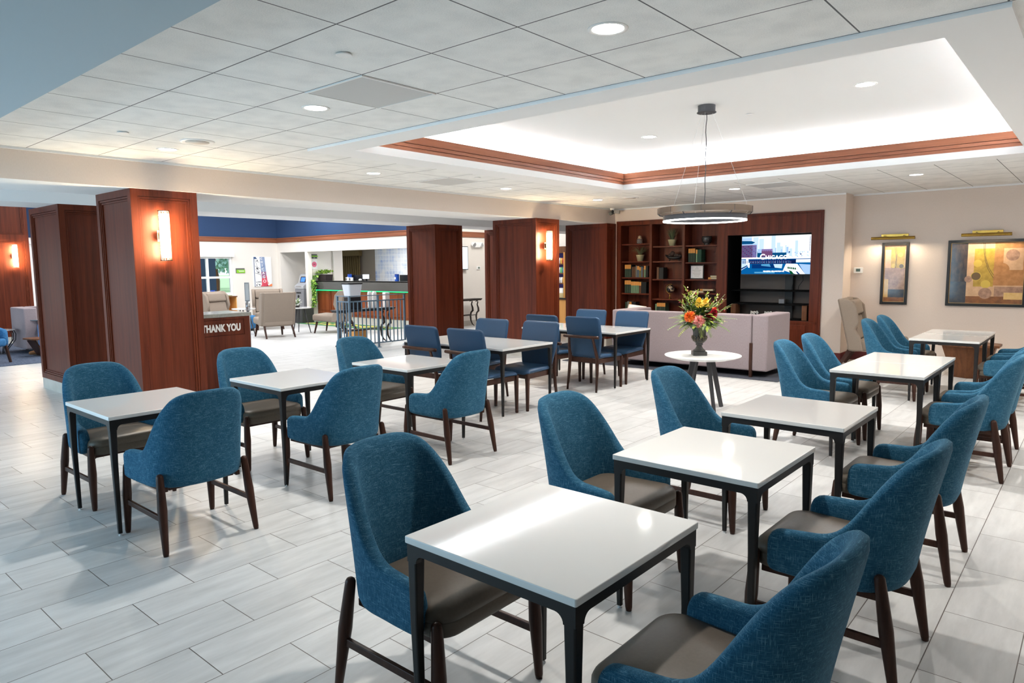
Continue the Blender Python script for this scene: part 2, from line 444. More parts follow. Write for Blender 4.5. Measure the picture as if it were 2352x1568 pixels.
struct('trim_5', crown_bar('y', TY0, TY1, TX1, -1), M['crown_y'])
lb = MB()  # unseen white boards added behind the crown so the cove light bounces back white
for q in ((TX0 - .095, TY1 + .076, TX1 + .095, TY1 + .09), (TX0 - .095, TY0 - .09, TX1 + .095, TY0 - .076), (TX0 - .09, TY0 - .076, TX0 - .076, TY1 + .076), (TX1 + .076, TY0 - .076, TX1 + .09, TY1 + .076)):
    lb.box(q[0], q[1], 2.852, q[2], q[3], 3.005)
struct('trim_bounce_board', lb, M['tray'], fix=False)
TZ = 3.25
tv_ = MB().box(-6.0, 3.75, TZ, -.3, 9.45, TZ + .06)
struct('ceiling_tray', tv_, M['tray'])
cv = MB()
cv.box(-5.97, 3.78, 2.84, -5.92, 9.42, TZ).box(-.39, 3.78, 2.84, -.34, 9.42, TZ).box(-5.97, 3.78, 2.84, -.34, 3.85, TZ).box(-5.97, 9.37, 2.84, -.34, 9.42, TZ)
struct('trim_6', cv, M['tray'], fix=False)

# ------------------------------------------------------------------ walls of the dining room
BKY = 12.3
w = MB().box(-7.9, BKY, 2.545, -3.645, BKY + .12, 2.86).box(-3.645, BKY, 0, -3.31, 12.95, 2.86).box(-7.9, BKY, 0, -7.69, BKY + .12, 2.545)
struct('wall_far', w, M['beige'], fix=False)
struct('wall_art', MB().box(-3.31, 12.75, 0, 1.75, 12.9, 2.86), M['beige'])
struct('wall_right', MB().box(1.6, -3.4, 0, 1.75, 12.75, 2.86), M['beige'])
bb = MB().box(-3.64, BKY - .014, 0, -3.31, BKY, .15).box(-3.31, BKY - .014, 0, -3.296, 12.75, .15)
struct('baseboard_far', bb, M['base'], fix=False)
struct('baseboard_art', MB().box(-3.296, 12.736, 0, 1.6, 12.75, .15), M['base'])
# window wall behind the photographer: daylight comes in here
wb = MB().box(-21, -3.4, 0, 1.6, -3.2, .35).box(-21, -3.4, 2.35, 1.6, -3.2, 4.25)
for x0, x1 in ((-21, -19.2), (-15.4, -13.8), (-10.2, -8.6), (-4.0, 1.6)):
    wb.box(x0, -3.4, .35, x1, -3.2, 2.35)
struct('wall_back', wb, M['cream'], fix=False)
k = 0
for x0, x1 in ((-19.2, -15.4), (-13.8, -10.2), (-8.6, -4.0)):
    k += 1; wf = MB(); n = 3
    for i in range(n + 1):
        x = x0 + (x1 - x0)*i/n; wf.box(x - .03, -3.36, .35, x + .03, -3.24, 2.35)
    for z in (.351, 1.35, 2.289): wf.box(x0 + .001, -3.357, z, x1 - .001, -3.243, z + .06)
    struct('window_%d' % (k + 1), wf, M['white'], fix=False)

# ------------------------------------------------------------------ soffits over the column line
def face_mat(mb, i): mb.m[i] = 1; return mb
struct('beam_front', face_mat(MB().box(-8.75, -3.3, 2.505, -7.75, 16, 4.25), 3), [M['drywall'], M['beige']])
struct('ceiling_passage', MB().box(-10.2, -3.3, 2.79, -8.75, 16, 2.9), M['drywall'])
struct('beam_back', MB().box(-11.05, -3.3, 2.505, -10.2, 16, 4.25), M['drywall'])
struct('ceiling_lobby', MB().box(-21.3, -3.4, 4.2, -11.0, 16, 4.3), M['drywall'])
struct('wall_passage', MB().box(-7.9, 12.42, 0, -7.75, 16, 2.6), M['cream'])
struct('wall_market', MB().box(-13.6, 15.8, 0, -7.75, 15.95, 4.25), M['cream'])

# ------------------------------------------------------------------ wood-clad columns
def column(x0, x1, y0, y1, z1=2.505, plinth=.15, split=None):
    d = .03
    m = MB().box(x0 + d, y0 + d, plinth, x1 - d, y1 - d, z1)
    spans = [(plinth, z1)] if split is None else [(plinth, split), (split, z1)]
    for a, b in spans:
        for (e, wd, dep) in ((0, .075, 0.0), (.079, .02, .008), (.103, .018, .017)):
            for (u0, u1, ax) in ((x0, x1, 'x'), (y0, y1, 'y')):
                for side in (0, 1):
                    if ax == 'x':
                        p0, p1 = (y0 + dep, y0 + d) if side == 0 else (y1 - d, y1 - dep)
                    else:
                        p0, p1 = (x0 + dep, x0 + d) if side == 0 else (x1 - d, x1 - dep)
                    q0 = d if (ax == 'y' and e == 0) else e      # the corner itself belongs to the other pair of faces
                    for (s0, s1, t0, t1) in ((u0 + q0, u0 + e + wd, a + e, b - e), (u1 - e - wd, u1 - q0, a + e, b - e), (u0 + e + wd, u1 - e - wd, b - e - wd, b - e), (u0 + e + wd, u1 - e - wd, a + e, a + e + wd)):
                        if ax == 'x': m.box(s0, p0, t0, s1, p1, t1)
                        else: m.box(p0, s0, t0, p1, s1, t1)
    c = struct('column', m, M['wood_z'], fix=False)
    if plinth:
        q = struct('column_base', MB().box(x0 + .004, y0 + .004, 0, x1 - .004, y1 - .004, plinth), M['plinth'], c)
    return c
column(-8.75, -7.78, 2.95, 3.65)
column(-11.42, -10.2, 2.99, 3.66)
column(-11.05, -10.19, 9.52, 10.29)
column(-8.75, -7.72, 9.65, 10.34)
column(-8.75, -7.72, 11.95, 12.30)
column(-11.12, -10.2, 11.97, 12.7)
column(-20.6, -19.0, 3.5, 4.93, 4.2, .16, 2.42)

# ------------------------------------------------------------------ lobby walls
WX, DY = -20.5, 12.15
ww = MB().box(WX - .15, -3.3, 0, WX, 9.35, 2.49).box(WX - .15, 9.35, 0, WX, 10.6, .87).box(WX - .15, 9.35, 2.04, WX, 10.6, 2.49).box(WX - .15, 10.6, 0, WX, DY, 2.49)
struct('wall_window', ww, M['cream'], fix=False)
struct('wall_window_upper', MB().box(WX - .15, -3.3, 2.49, WX, DY + .15, 4.25), M['bluewall'])
struct('trim_7', MB().box(WX, 5.9, 2.49, WX + .02, DY, 2.64).box(WX, 5.9, 2.50, WX + .032, DY, 2.52).box(WX, 5.9, 2.61, WX + .032, DY, 2.64), M['crown_y'], fix=False)
wd = MB().box(WX, DY, 0, -20.32, DY + .15, 2.49).box(-20.32, DY, 2.176, -18.91, DY + .15, 2.49).box(-18.91, DY, 0, -18.78, DY + .15, 2.49).box(-18.78, DY, 2.172, -13.6, DY + .15, 2.49)
struct('wall_desk', wd, M['cream'], fix=False)
struct('wall_desk_upper', MB().box(WX, DY, 2.49, -13.6, DY + .15, 4.25), M['bluewall'])
struct('trim_8', MB().box(WX, DY - .02, 2.49, -13.62, DY, 2.64).box(WX, DY - .032, 2.50, -13.62, DY, 2.52).box(WX, DY - .032, 2.61, -13.62, DY, 2.64), M['crown_x'], fix=False)
struct('wall_niche', MB().box(-20.5, 13.1, 0, -18.78, 13.2, 2.3).box(-20.5, DY + .15, 0, -20.32, 13.1, 2.3), M['cream'], fix=False)
struct('wall_reception_side', MB().box(-18.95, DY + .15, 0, -18.85, 13.5, 2.5), M['cream'])
struct('ceiling_reception', MB().box(-21.3, DY + .15, 2.48, -13.6, 15.3, 2.56), M['drywall'])
struct('wall_reception', MB().box(-21.3, 15.05, 0, -13.6, 15.2, 2.5), mat('taupe_wall_paint', S(150, 138, 124), .8))
struct('wall_reception_end', MB().box(-21.4, 13.2, 0, -21.3, 15.2, 2.5), M['cream'])
struct('wall_screen', MB().box(-13.75, DY, 0, -13.6, 15.9, 2.5), M['cream'])
struct('wall_screen_upper', MB().box(-13.75, DY, 2.62, -13.6, 15.9, 4.25), M['cream'])
struct('trim_9', MB().box(-13.62, DY, 2.48, -13.575, 15.8, 2.63), M['crown_y'])
struct('baseboard_window', MB().box(WX, 5.9, 0, WX + .014, DY, .17), M['plinth'])
struct('baseboard_screen', MB().box(-13.6, DY, 0, -13.586, 15.8, .15), M['plinth'])
# white door beyond the lounge
dm = MB().box(WX, 4.95, 0, WX + .05, 5.06, 2.45).box(WX, 5.78, 0, WX + .05, 5.9, 2.45).box(WX, 5.06, 2.33, WX + .05, 5.78, 2.45)
dd = struct('door_1', dm, M['white'], fix=False)
struct('door_panel', MB().box(WX, 5.06, 0, WX + .02, 5.78, 2.33).box(WX + .02, 5.15, .2, WX + .03, 5.69, 1.0).box(WX + .02, 5.15, 1.15, WX + .03, 5.69, 2.2), M['white'], dd, fix=False)
struct('door_handle', MB().tube([(WX + .03, 5.12, 1.02), (WX + .07, 5.12, 1.02), (WX + .07, 5.2, 1.02)], .01), M['steel'], dd)
# lobby window
wf = MB()
for y0, y1 in ((9.35, 9.42), (9.80, 9.87), (10.53, 10.6)): wf.box(WX - .1, y0, .87, WX - .03, y1, 2.04)
for z0, z1 in ((.872, .94), (1.38, 1.44), (1.98, 2.038)): wf.box(WX - .097, 9.352, z0, WX - .033, 10.598, z1)
wo = struct('window_1', wf, M['white'], fix=False)
gl = mat('window_glass', (1, 1, 1, 1), .02, trans=1.0, ior=1.02)
struct('window_glass', MB().box(WX - .07, 9.4, .9, WX - .066, 10.56, 2.0), gl, wo)
struct('window_sill', MB().box(WX - .05, 9.3, .84, WX + .06, 10.65, .87), M['white'], wo)
struct('blind_headrail', MB().box(WX - .01, 9.3, 2.035, WX + .09, 10.64, 2.14), M['white'], wo)
# outdoors beyond that window
struct('ground_outside', MB().box(-30, -10, -.3, -20.7, 45, -.15).box(-140, -10, -.3, -30, 140, .5), mat('mown_lawn', S(156, 186, 130), .9, col2=S(176, 202, 150), nscale=4))
struct('path_outside', MB().box(-29.5, -10, -.15, -27, 45, -.12), mat('pale_concrete', S(214, 212, 206), .8))
struct('column_outside', MB().box(-23.2, 10.45, -.15, -22.6, 11.1, 4.5), mat('porch_pier_stone', S(70, 88, 112), .8))

# ------------------------------------------------------------------ carpets
cp = mat('charcoal_carpet', S(58, 60, 68), .95, spec=.05, col2=S(82, 84, 92), nscale=26, stretch=(1, 5, 1), bump=.3, bscale=300)
tag(MB().box(-7.15, 9.66, .001, -3.4, 12.2, .010).build('area_rug', cp), 'dark charcoal rug under the mauve sofa by the bookcase', 'rug')
cp2 = mat('slate_carpet', S(62, 70, 86), .95, spec=.05, col2=S(98, 106, 122), nscale=9, stretch=(1, 6, 1), bump=.3, bscale=300)
tag(MB().box(-18.95, -2.8, .001, -14.52, 5.4, .010).build('area_rug', cp2), 'streaked slate blue carpet under the lounge seats beyond the columns', 'rug')
# ------------------------------------------------------------------ white-topped tables
def rail_poly(L, z0, z1, lw, r=.030, n=6):
    """apron profile (along its length, z) with fillets where it meets the legs"""
    P = [(-L/2, z1), (L/2, z1), (L/2, z0 - r)]
    P += [(L/2 - lw, z0 - r)] + [(L/2 - lw - r + r*math.cos(t), z0 - r + r*math.sin(t)) for t in [PI/2*i/n for i in range(n + 1)]]
    P += [(-L/2 + lw + r - r*math.cos(t), z0 - r + r*math.sin(t)) for t in [PI/2*(n - i)/n for i in range(n + 1)]] + [(-L/2 + lw, z0 - r), (-L/2, z0 - r)]
    return P
def make_table(w, d, label, loc, rz=0, group=None, H=.762):
    t = thing('dining_table', label, 'table', loc, rz, group)
    MB().prism(rrect(-w/2, -d/2, w/2, d/2, .006, 3), 'z', H - .024, H).build('tabletop', M['ttop'], t, bevel=.003)
    fr = MB(); zt = H - .024; zb = zt - .034; lw = .042; th = .026; ins = .006
    for s in (-1, 1):
        y = s*(d/2 - ins - th/2)
        fr.prism(rail_poly(w - 2*ins, zb, zt, lw), 'y', y - th/2, y + th/2)
        x = s*(w/2 - ins - th/2)
        fr.prism(rail_poly(d - 2*ins - 2*th, zb, zt, lw - th), 'x', x - th/2, x + th/2)
    fr.build('frame', M['tframe'], t, fix=False)
    for sx in (-1, 1):
        for sy in (-1, 1):
            X, Y = sx*(w/2 - ins), sy*(d/2 - ins)
            rings = []
            for z, a, o in ((zb - .02, lw, 0.0), (zb - .25, lw - .008, .002), (.014, .024, .012)):
                x0, x1 = X - sx*o, X - sx*(o + a); y0, y1 = Y - sy*o, Y - sy*(o + a)
                rings.append([(p[0], p[1], z) for p in rrect(min(x0, x1), min(y0, y1), max(x0, x1), max(y0, y1), .006, 2)])
            lg = MB().loft(rings).build('leg', M['tframe'], t)
            xc, yc = X - sx*.024, Y - sy*.024
            MB().lathe([(.005, .004), (.005, .016)], (xc, yc, 0), 8).lathe([(.011, 0), (.011, .004), (.006, .006)], (xc, yc, 0), 12).build('glide', M['glide'], lg, fix=False)
    return t
RX = -1.37
rw, rd = .70, .735
TG = 'square white dining tables'
make_table(rw, rd, 'foremost square white table, reflecting a bright ceiling stripe', (RX, 1.805, 0), 0, TG)
make_table(rw, rd, 'square white table with the ring lamp reflected in its top', (RX, 3.085, 0), 0, TG)
make_table(rw, rd, 'square white table just in front of the round flower table', (RX, 4.30, 0), 0, TG)
make_table(rw, rd, 'nearer table of the joined white pair right of the mauve sofa', (RX, 6.47, 0), 0, TG)
make_table(rw, rd, 'farther table of the joined white pair right of the mauve sofa', (RX, 7.21, 0), 0, TG)
make_table(rw, rd, 'nearer table of the joined white pair closest to the paintings', (RX, 9.56, 0), 0, TG)
make_table(rw, rd, 'farther table of the joined white pair closest to the paintings', (RX, 10.30, 0), 0, TG)
LXT = -4.975
make_table(.78, .75, 'leftmost square white table, beside the column with the lit sconce', (-4.945, 1.89, 0), 0, TG)
make_table(.78, .73, 'square white table second from the left, before the thank-you cabinet', (-5.01, 3.08, 0), 0, TG)
make_table(.80, .74, 'square white table third from the left, in front of the grey railing', (-4.975, 4.28, 0), 0, TG)
make_table(1.63, .90, 'long white table with navy chairs, nearer of the two', (-5.71, 5.98, 0), 0, 'long white tables')
make_table(1.63, .92, 'long white table with navy chairs, the one nearer the bookcase', (-5.69, 8.24, 0), 0, 'long white tables')

# ------------------------------------------------------------------ upholstered tub chairs
def tub_plan(a, b, n, yc, yf, flare):
    """outline from the front of one arm round the back to the other, as (x, y) plus running length"""
    P = []
    K = 40
    for i in range(9):
        t = i/9; P.append((-(a + flare*(1 - t)), yf + (yc - yf)*t))
    for i in range(K + 1):
        th = -PI/2 + PI*i/K
        P.append((a*math.copysign(abs(math.sin(th))**(2/n), math.sin(th)), yc - b*abs(math.cos(th))**(2/n)))
    for i in range(9):
        t = (i + 1)/9; P.append((a + flare*t, yc + (yf - yc)*t))
    L = [0]
    for p, q in zip(P, P[1:]): L.append(L[-1] + math.hypot(q[0]-p[0], q[1]-p[1]))
    return P, L
def resample(P, L, k):
    out = []
    for i in range(k + 1):
        s = L[-1]*i/k; j = 0
        while j < len(L) - 2 and L[j+1] < s: j += 1
        t = (s - L[j])/max(1e-9, L[j+1] - L[j])
        out.append((P[j][0] + (P[j+1][0]-P[j][0])*t, P[j][1] + (P[j+1][1]-P[j][1])*t))
    return out
def tub_shell(a=.285, b=.26, n=2.7, yc=-.02, yf=.205, flare=.02, top=None, bot=None, lean=.11, thick=.055, zref=.385, k=40, kv=7, draw=.0):
    P, L = tub_plan(a, b, n, yc, yf, flare); Q = resample(P, L, k)
    def nrm(i):
        p = Q[max(0, i-1)]; q = Q[min(k, i+1)]
        d = (q[0]-p[0], q[1]-p[1]); l = math.hypot(*d); return (d[1]/l, -d[0]/l)   # outward
    rows = []
    for i in range(k + 1):
        s = abs(2*i/k - 1); zt = interp(top, s); zb = interp(bot, s)
        nx, ny = nrm(i); row = []
        back = max(0.0, min(1.0, -(Q[i][1] - .02)/.28))
        for side in (0, 1):
            for j in range(kv + 1):
                v = j/kv if side == 0 else 1 - j/kv
                z = zb + (zt - zb)*v
                h = max(0.0, z - zref)
                off = -thick*side
                # padding swells between seam and rim
                if side == 1: off += -.012*math.sin(PI*v)
                x = Q[i][0]*(1 - draw*h) + nx*off; y = Q[i][1] + ny*off - lean*back*(h/.55)**1.15*.55/.55
                row.append((x, y, z))
        rows.append(row)
    m = MB()
    nn = len(rows[0]); v = [p for r in rows for p in r]; f = []
    for i in range(k):
        for j in range(nn):
            f.append((i*nn + j, (i+1)*nn + j, (i+1)*nn + (j+1) % nn, i*nn + (j+1) % nn))
    f.append(tuple(range(nn))); f.append(tuple(k*nn + j for j in range(nn-1, -1, -1)))
    m.add(v, f)
    return m
TOP = [(0, .955), (.12, .954), (.22, .948), (.29, .935), (.35, .908), (.41, .860), (.47, .785), (.53, .695), (.58, .630), (.63, .592), (.69, .574), (.85, .568), (.95, .562), (.985, .552), (1, .530)]
BOT = [(0, .366), (.5, .370), (.8, .376), (.95, .382), (1, .392)]
def taper_leg(a, b, r0=.021, r1=.0275, r2=.017):
    a = Vector(a); b = Vector(b); P = []; R = []
    for t, r in ((0, r0*.35), (.012, r0*.75), (.03, r0*.95), (.06, r0), (.45, r1), (.96, r2), (1, r2*.8)):
        P.append(a.lerp(b, t)); R.append(r)
    return MB().tube(P, R, 14)
def make_tub_chair():
    t = thing('tub_chair', '', 'chair')
    sh = tub_shell(top=TOP, bot=BOT).build('shell', M['teal'], t, smooth=True, subsurf=1)
    cu = MB()
    def outline(e):
        P = []
        for p in rrect(-.262 + e, -.19 + e, .262 - e, .285 - e, .085 - e*.5, 7):
            w = 1 - .10*smoothstep(.10, -.19, p[1]); P.append((p[0]*w, p[1]))
        return P
    rings = []
    for z, e in ((.376, .014), (.379, .004), (.39, .0), (.430, 0), (.432, .003), (.434, .0), (.458, .001), (.473, .008), (.484, .022), (.490, .06)):
        rings.append([(p[0], p[1], z) for p in outline(e)])
    for q, z in ((.6, .497), (.3, .500), (.05, .501)):
        rings.append([(p[0]*q, .05 + (p[1]-.05)*q, z) for p in outline(.06)])
    cu.loft(rings).build('seat_cushion', M['vinyl'], t, smooth=True)
    fm = MB()
    fm.box(-.228, .20, .352, .228, .228, .38).box(-.20, -.19, .352, .20, -.162, .38)
    for s in (-1, 1): fm.bar((s*.236, .24, .366), (s*.222, -.205, .366), .026, .03)
    fm.build('seat_frame', M['leg'], t, bevel=.003)
    for s in (-1, 1):
        taper_leg((s*.262, .262, .452), (s*.272, .285, 0)).build('leg', M['leg'], t, smooth=True)
        taper_leg((s*.258, -.215, .470), (s*.280, -.292, 0)).build('leg', M['leg'], t, smooth=True)
        MB().bar((s*.267, .272, .205), (s*.268, -.25, .205), .018, .032).build('stretcher', M['leg'], t, bevel=.003)
    return t
tub = make_tub_chair(); TUBS = []
def tub_at(x, y, rz, label, group='teal tub chairs'):
    if not TUBS:
        tub.location = (x, y, 0); tub.rotation_euler = (0, 0, rz); tub['label'] = label; tub['group'] = group; TUBS.append(tub); return tub
    r = dup(tub, (x, y, 0), rz, label, group); TUBS.append(r); return r
FL, FR = PI/2, -PI/2        # facing -x (placed on the +x side) / facing +x
j = lambda a=.03: random.uniform(-a, a)
tub_at(-4.315, 1.868, FL, 'teal tub chair seen from behind at the leftmost white table')
tub_at(-5.49, 1.87, FR + .02, 'leftmost teal tub chair, facing the room behind the leftmost white table')
tub_at(-4.385, 3.03, FL + .02, 'teal tub chair seen from behind at the second white table from the left')
tub_at(-5.52, 3.04, FR - .02, 'teal tub chair facing the room in front of the thank-you cabinet')
tub_at(-4.362, 4.205, FL - .01, 'teal tub chair seen from behind, next to the nearer navy chairs')
tub_at(-5.50, 4.26, FR + .01, 'teal tub chair facing the room in front of the grey railing')
tub_at(-1.915, 1.77, FR + .01, 'big foreground teal tub chair at the left of the foremost table')
tub_at(-.795, 1.80, FL, 'teal tub chair cut off by the bottom edge of the photo')
tub_at(-1.925, 3.02, FR, 'teal tub chair left of the table with the ring reflection')
tub_at(-.795, 3.07, FL - .01, 'teal tub chair right of the table with the ring reflection')
tub_at(-1.93, 4.25, FR, 'teal tub chair directly in front of the round flower table')
tub_at(-.805, 4.28, FL, 'teal tub chair at the right of the table before the flower table')
tub_at(-1.90, 6.44, FR, 'nearer of two teal tub chairs beside the end of the mauve sofa')
tub_at(-1.90, 7.20, FR, 'farther of two teal tub chairs beside the end of the mauve sofa')
tub_at(-.785, 6.45, FL, 'nearer of two teal tub chairs right of the first joined table pair')
tub_at(-.79, 7.13, FL, 'farther of two teal tub chairs right of the first joined table pair')
tub_at(-1.93, 9.55, FR, 'nearer of two teal tub chairs in front of the beige wing chair')
tub_at(-1.93, 10.33, FR, 'farther of two teal tub chairs in front of the beige wing chair')
tub_at(-.77, 9.50, FL, 'nearer of two teal tub chairs under the large painting')
tub_at(-.77, 10.28, FL, 'farther of two teal tub chairs under the large painting')

# ------------------------------------------------------------------ navy dining chairs
def make_navy():
    t = thing('dining_chair', '', 'chair')
    se = MB(); rings = []
    for z, e in ((.430, .012), (.436, .002), (.450, 0), (.466, .008), (.476, .03)):
        rings.append([(p[0]*(1 - .06*smoothstep(.2, -.25, p[1])), p[1], z + .012*smoothstep(0, -.25, p[1])*0 + .014*(abs(p[0])/.26)**2 - .02*smoothstep(.16, .27, p[1])) for p in rrect(-.265+e, -.24+e, .265-e, .275-e, .05, 6)])
    for q, z in ((.65, .478), (.3, .474), (.05, .472)):
        rings.append([(p[0]*q, .02 + (p[1]-.02)*q, z) for p in rrect(-.235, -.21, .235, .245, .05, 6)])
    se.loft(rings).build('seat', M['navy'], t, smooth=True)
    bk = MB(); rings = []
    for v in (0, .03, .08, .2, .35, .5, .65, .8, .88, .905, .925, .945, .960, .975, .987, .995, 1.0):
        z = .452 + .535*v
        hw = .225 + .047*smoothstep(0, .55, v)
        yb = -.225 - .105*v**1.1
        r_ = .022
        if v > .905: hw -= .051 - math.sqrt(max(0, .051**2 - ((v - .905)*.535)**2))
        if v < .08: hw -= .015*(1 - v/.08)
        th = .05 if .03 < v < .98 else (.040 if .0 < v < .99 else .024)
        row = []
        for p in rrect(-hw, -th/2, hw, th/2, min(r_, th*.45), 4):
            row.append((p[0], yb + p[1] - .022*(1 - (p[0]/.27)**2) + .01, z))
        rings.append(row)
    bk.loft(rings).build('backrest', M['navy'], t, smooth=True)
    fm = MB()
    fm.box(-.235, .225, .372, .235, .25, .432).box(-.215, -.245, .372, .215, -.22, .432)
    for s in (-1, 1): fm.bar((s*.237, .24, .402), (s*.215, -.25, .402), .024, .06)
    fm.build('seat_frame', M['leg'], t, bevel=.003)
    for s in (-1, 1):
        MB().bar((s*.244, .25, .432), (s*.244, .255, 0), .044, .04, .03, .028, up=(0,1,0)).build('leg', M['leg'], t, bevel=.006)
        rear = MB().tube([(s*.232, -.33, 0), (s*.224, -.298, .25), (s*.218, -.285, .43), (s*.205, -.322, .58), (s*.19, -.352, .715)], [.014, .0205, .023, .0195, .015], 12)
        rear.build('leg', M['leg'], t, smooth=True)
    rl = MB(); pts = []
    for i in range(13):
        x = -.275 + .55*i/12; pts.append((x, -.36 + .016*(abs(x)/.275)**2 - .0, .725))
    rl.tube(pts, [.019] + [.021]*11 + [.019], 12).build('back_rail', M['leg'], t, smooth=True)
    return t
nav = make_navy(); NAV = []
def navy_at(x, y, rz, label):
    g = 'navy chairs at the long tables'
    if not NAV:
        nav.location = (x, y, 0); nav.rotation_euler = (0, 0, rz); nav['label'] = label; nav['group'] = g; NAV.append(nav); return
    NAV.append(dup(nav, (x, y, 0), rz, label, g))
navy_at(-5.94, 5.61, 0.0, 'leftmost navy chair, its back and rail toward us, beside the column')
navy_at(-5.22, 5.60, 0.0, 'navy chair with its back toward us behind a teal chair')
navy_at(-5.95, 6.22, PI, 'navy chair facing us on the far side of the nearer long table')
navy_at(-5.17, 6.24, PI, 'navy chair facing us at the right end of the nearer long table')
navy_at(-5.88, 7.78, 0.0, 'navy chair mostly hidden behind the one at the nearer long table')
navy_at(-5.19, 7.77, 0.0, 'navy chair with its wooden back rail fully in view, at the farther long table')
navy_at(-5.95, 8.48, PI, 'navy chair facing us in front of the last wood column')
navy_at(-5.23, 8.48, PI, 'navy chair facing us against the back of the mauve sofa')

# ------------------------------------------------------------------ round flower table
bt = thing('bistro_table', 'round white table carrying the urn of flowers', 'table', (-3.45, 7.36, 0))
BH = .625
MB().lathe([(.30, BH - .045), (.385, BH - .024), (.425, BH - .010), (.428, BH - .003), (.424, BH)], n=64).build('tabletop', mat('white_laminate', S(240, 240, 238), .3), bt, smooth=False, bevel=.002)
for k in range(4):
    a = math.radians(57 + 90*k); c, s = math.cos(a), math.sin(a)
    MB().bar((.12*c, .12*s, BH - .045), (.26*c, .26*s, 0), .058, .026, .046, .02, up=(-s, c, 0)).build('leg', M['charcoal'], bt, bevel=.002)
MB().lathe([(.17, BH - .052), (.17, BH - .044)], n=32).build('mounting_plate', M['charcoal'], bt)

# ------------------------------------------------------------------ mauve sofa seen from behind
def make_sofa(label, loc, rz, L=2.62, D=.92, H=.92):
    """local: back at y = 0, seat toward +y; x from 0 to L"""
    t = thing('sofa', label, 'sofa', loc, rz)
    cushion(MB(), .24, 0, .10, L - .24, .17, H, r=.03, puff=.004, edge=.025).build('backrest', M['pink'], t, smooth=True)
    for x0 in (0, L - .235):
        cushion(MB(), x0, 0, .10, x0 + .235, D, H, r=.03, puff=.003, edge=.025).build('arm', M['pink'], t, smooth=True)
    cushion(MB(), .24, .17, .12, L - .24, D - .01, .30, r=.03, puff=.0, edge=.02).build('seat_base', M['pink'], t, smooth=True)
    n = 2
    for i in range(n):
        a = .245 + (L - .49)*i/n; b = .245 + (L - .49)*(i + 1)/n
        cushion(MB(), a + .004, .17, .30, b - .004, D + .01, .47, r=.05, puff=.025, edge=.05).build('seat_cushion', M['pink'], t, smooth=True)
    for x in (.24, L - .24):
        MB().box(x - .022, -.012, 0, x + .022, .035, .51).build('leg', M['leg'], t, bevel=.003)
        MB().box(x - .022, D - .08, 0, x + .022, D - .03, .12).build('leg', M['leg'], t, bevel=.003)
    return t
make_sofa('long mauve sofa with its back to us, facing the bookcase', (-6.24, 9.83, 0), 0)
make_sofa('mauve lounge sofa half hidden behind the wood column, a person on it', (-17.2, 5.95, 0), -PI/2, L=1.92)
# pillow and throw on the seating past the long sofa
t = thing('lounge_chair', 'blue lounge chair partly seen between sofa and bookcase, pillow on it', 'chair', (-6.55, 11.35, 0), -.35)
cushion(MB(), -.42, -.42, .16, .42, .36, .42, r=.1, puff=.03, edge=.05).build('seat', M['navy'], t, smooth=True)
tub_shell(a=.43, b=.36, n=3.0, yc=-.06, yf=.34, flare=.0, top=[(0, .80), (.4, .79), (.7, .72), (1, .66)], bot=[(0, .16), (1, .16)], lean=.05, thick=.10, zref=.16, k=30).build('shell', M['navy'], t, smooth=True)
for sx in (-1, 1):
    for sy in (-1, 1):
        MB().tube([(sx*.33, sy*.3, .17), (sx*.36, sy*.34, 0)], [.022, .014], 10).build('leg', M['leg'], t, smooth=True)
pl = MB(); rings = []
for i in range(9):
    u = -1 + 2*i/8; h = .075*max(0.04, (1 - abs(u)**2.6))
    rings.append([(-.24 + .48*q*1.0, -h*(1 - abs(2*q - 1)**3) if k == 0 else h*(1 - abs(2*q - 1)**3), u*.2) for k in (0, 1) for q in ([r/8 for r in range(9)] if k == 0 else [1 - r/8 for r in range(9)])])
po = pl.loft(rings).build('pillow', mat('ivory_cushion', S(214, 200, 190), .9, sheen=.2, col2=S(222, 208, 198), nscale=90), None, smooth=True)
po.location = (-6.52, 11.2, .795); po.rotation_euler = (math.radians(-14), math.radians(3), -.3)
tag(po, 'ivory throw pillow showing above the back of the mauve sofa', 'pillow')
po.location = (-6.50, 11.02, .73)

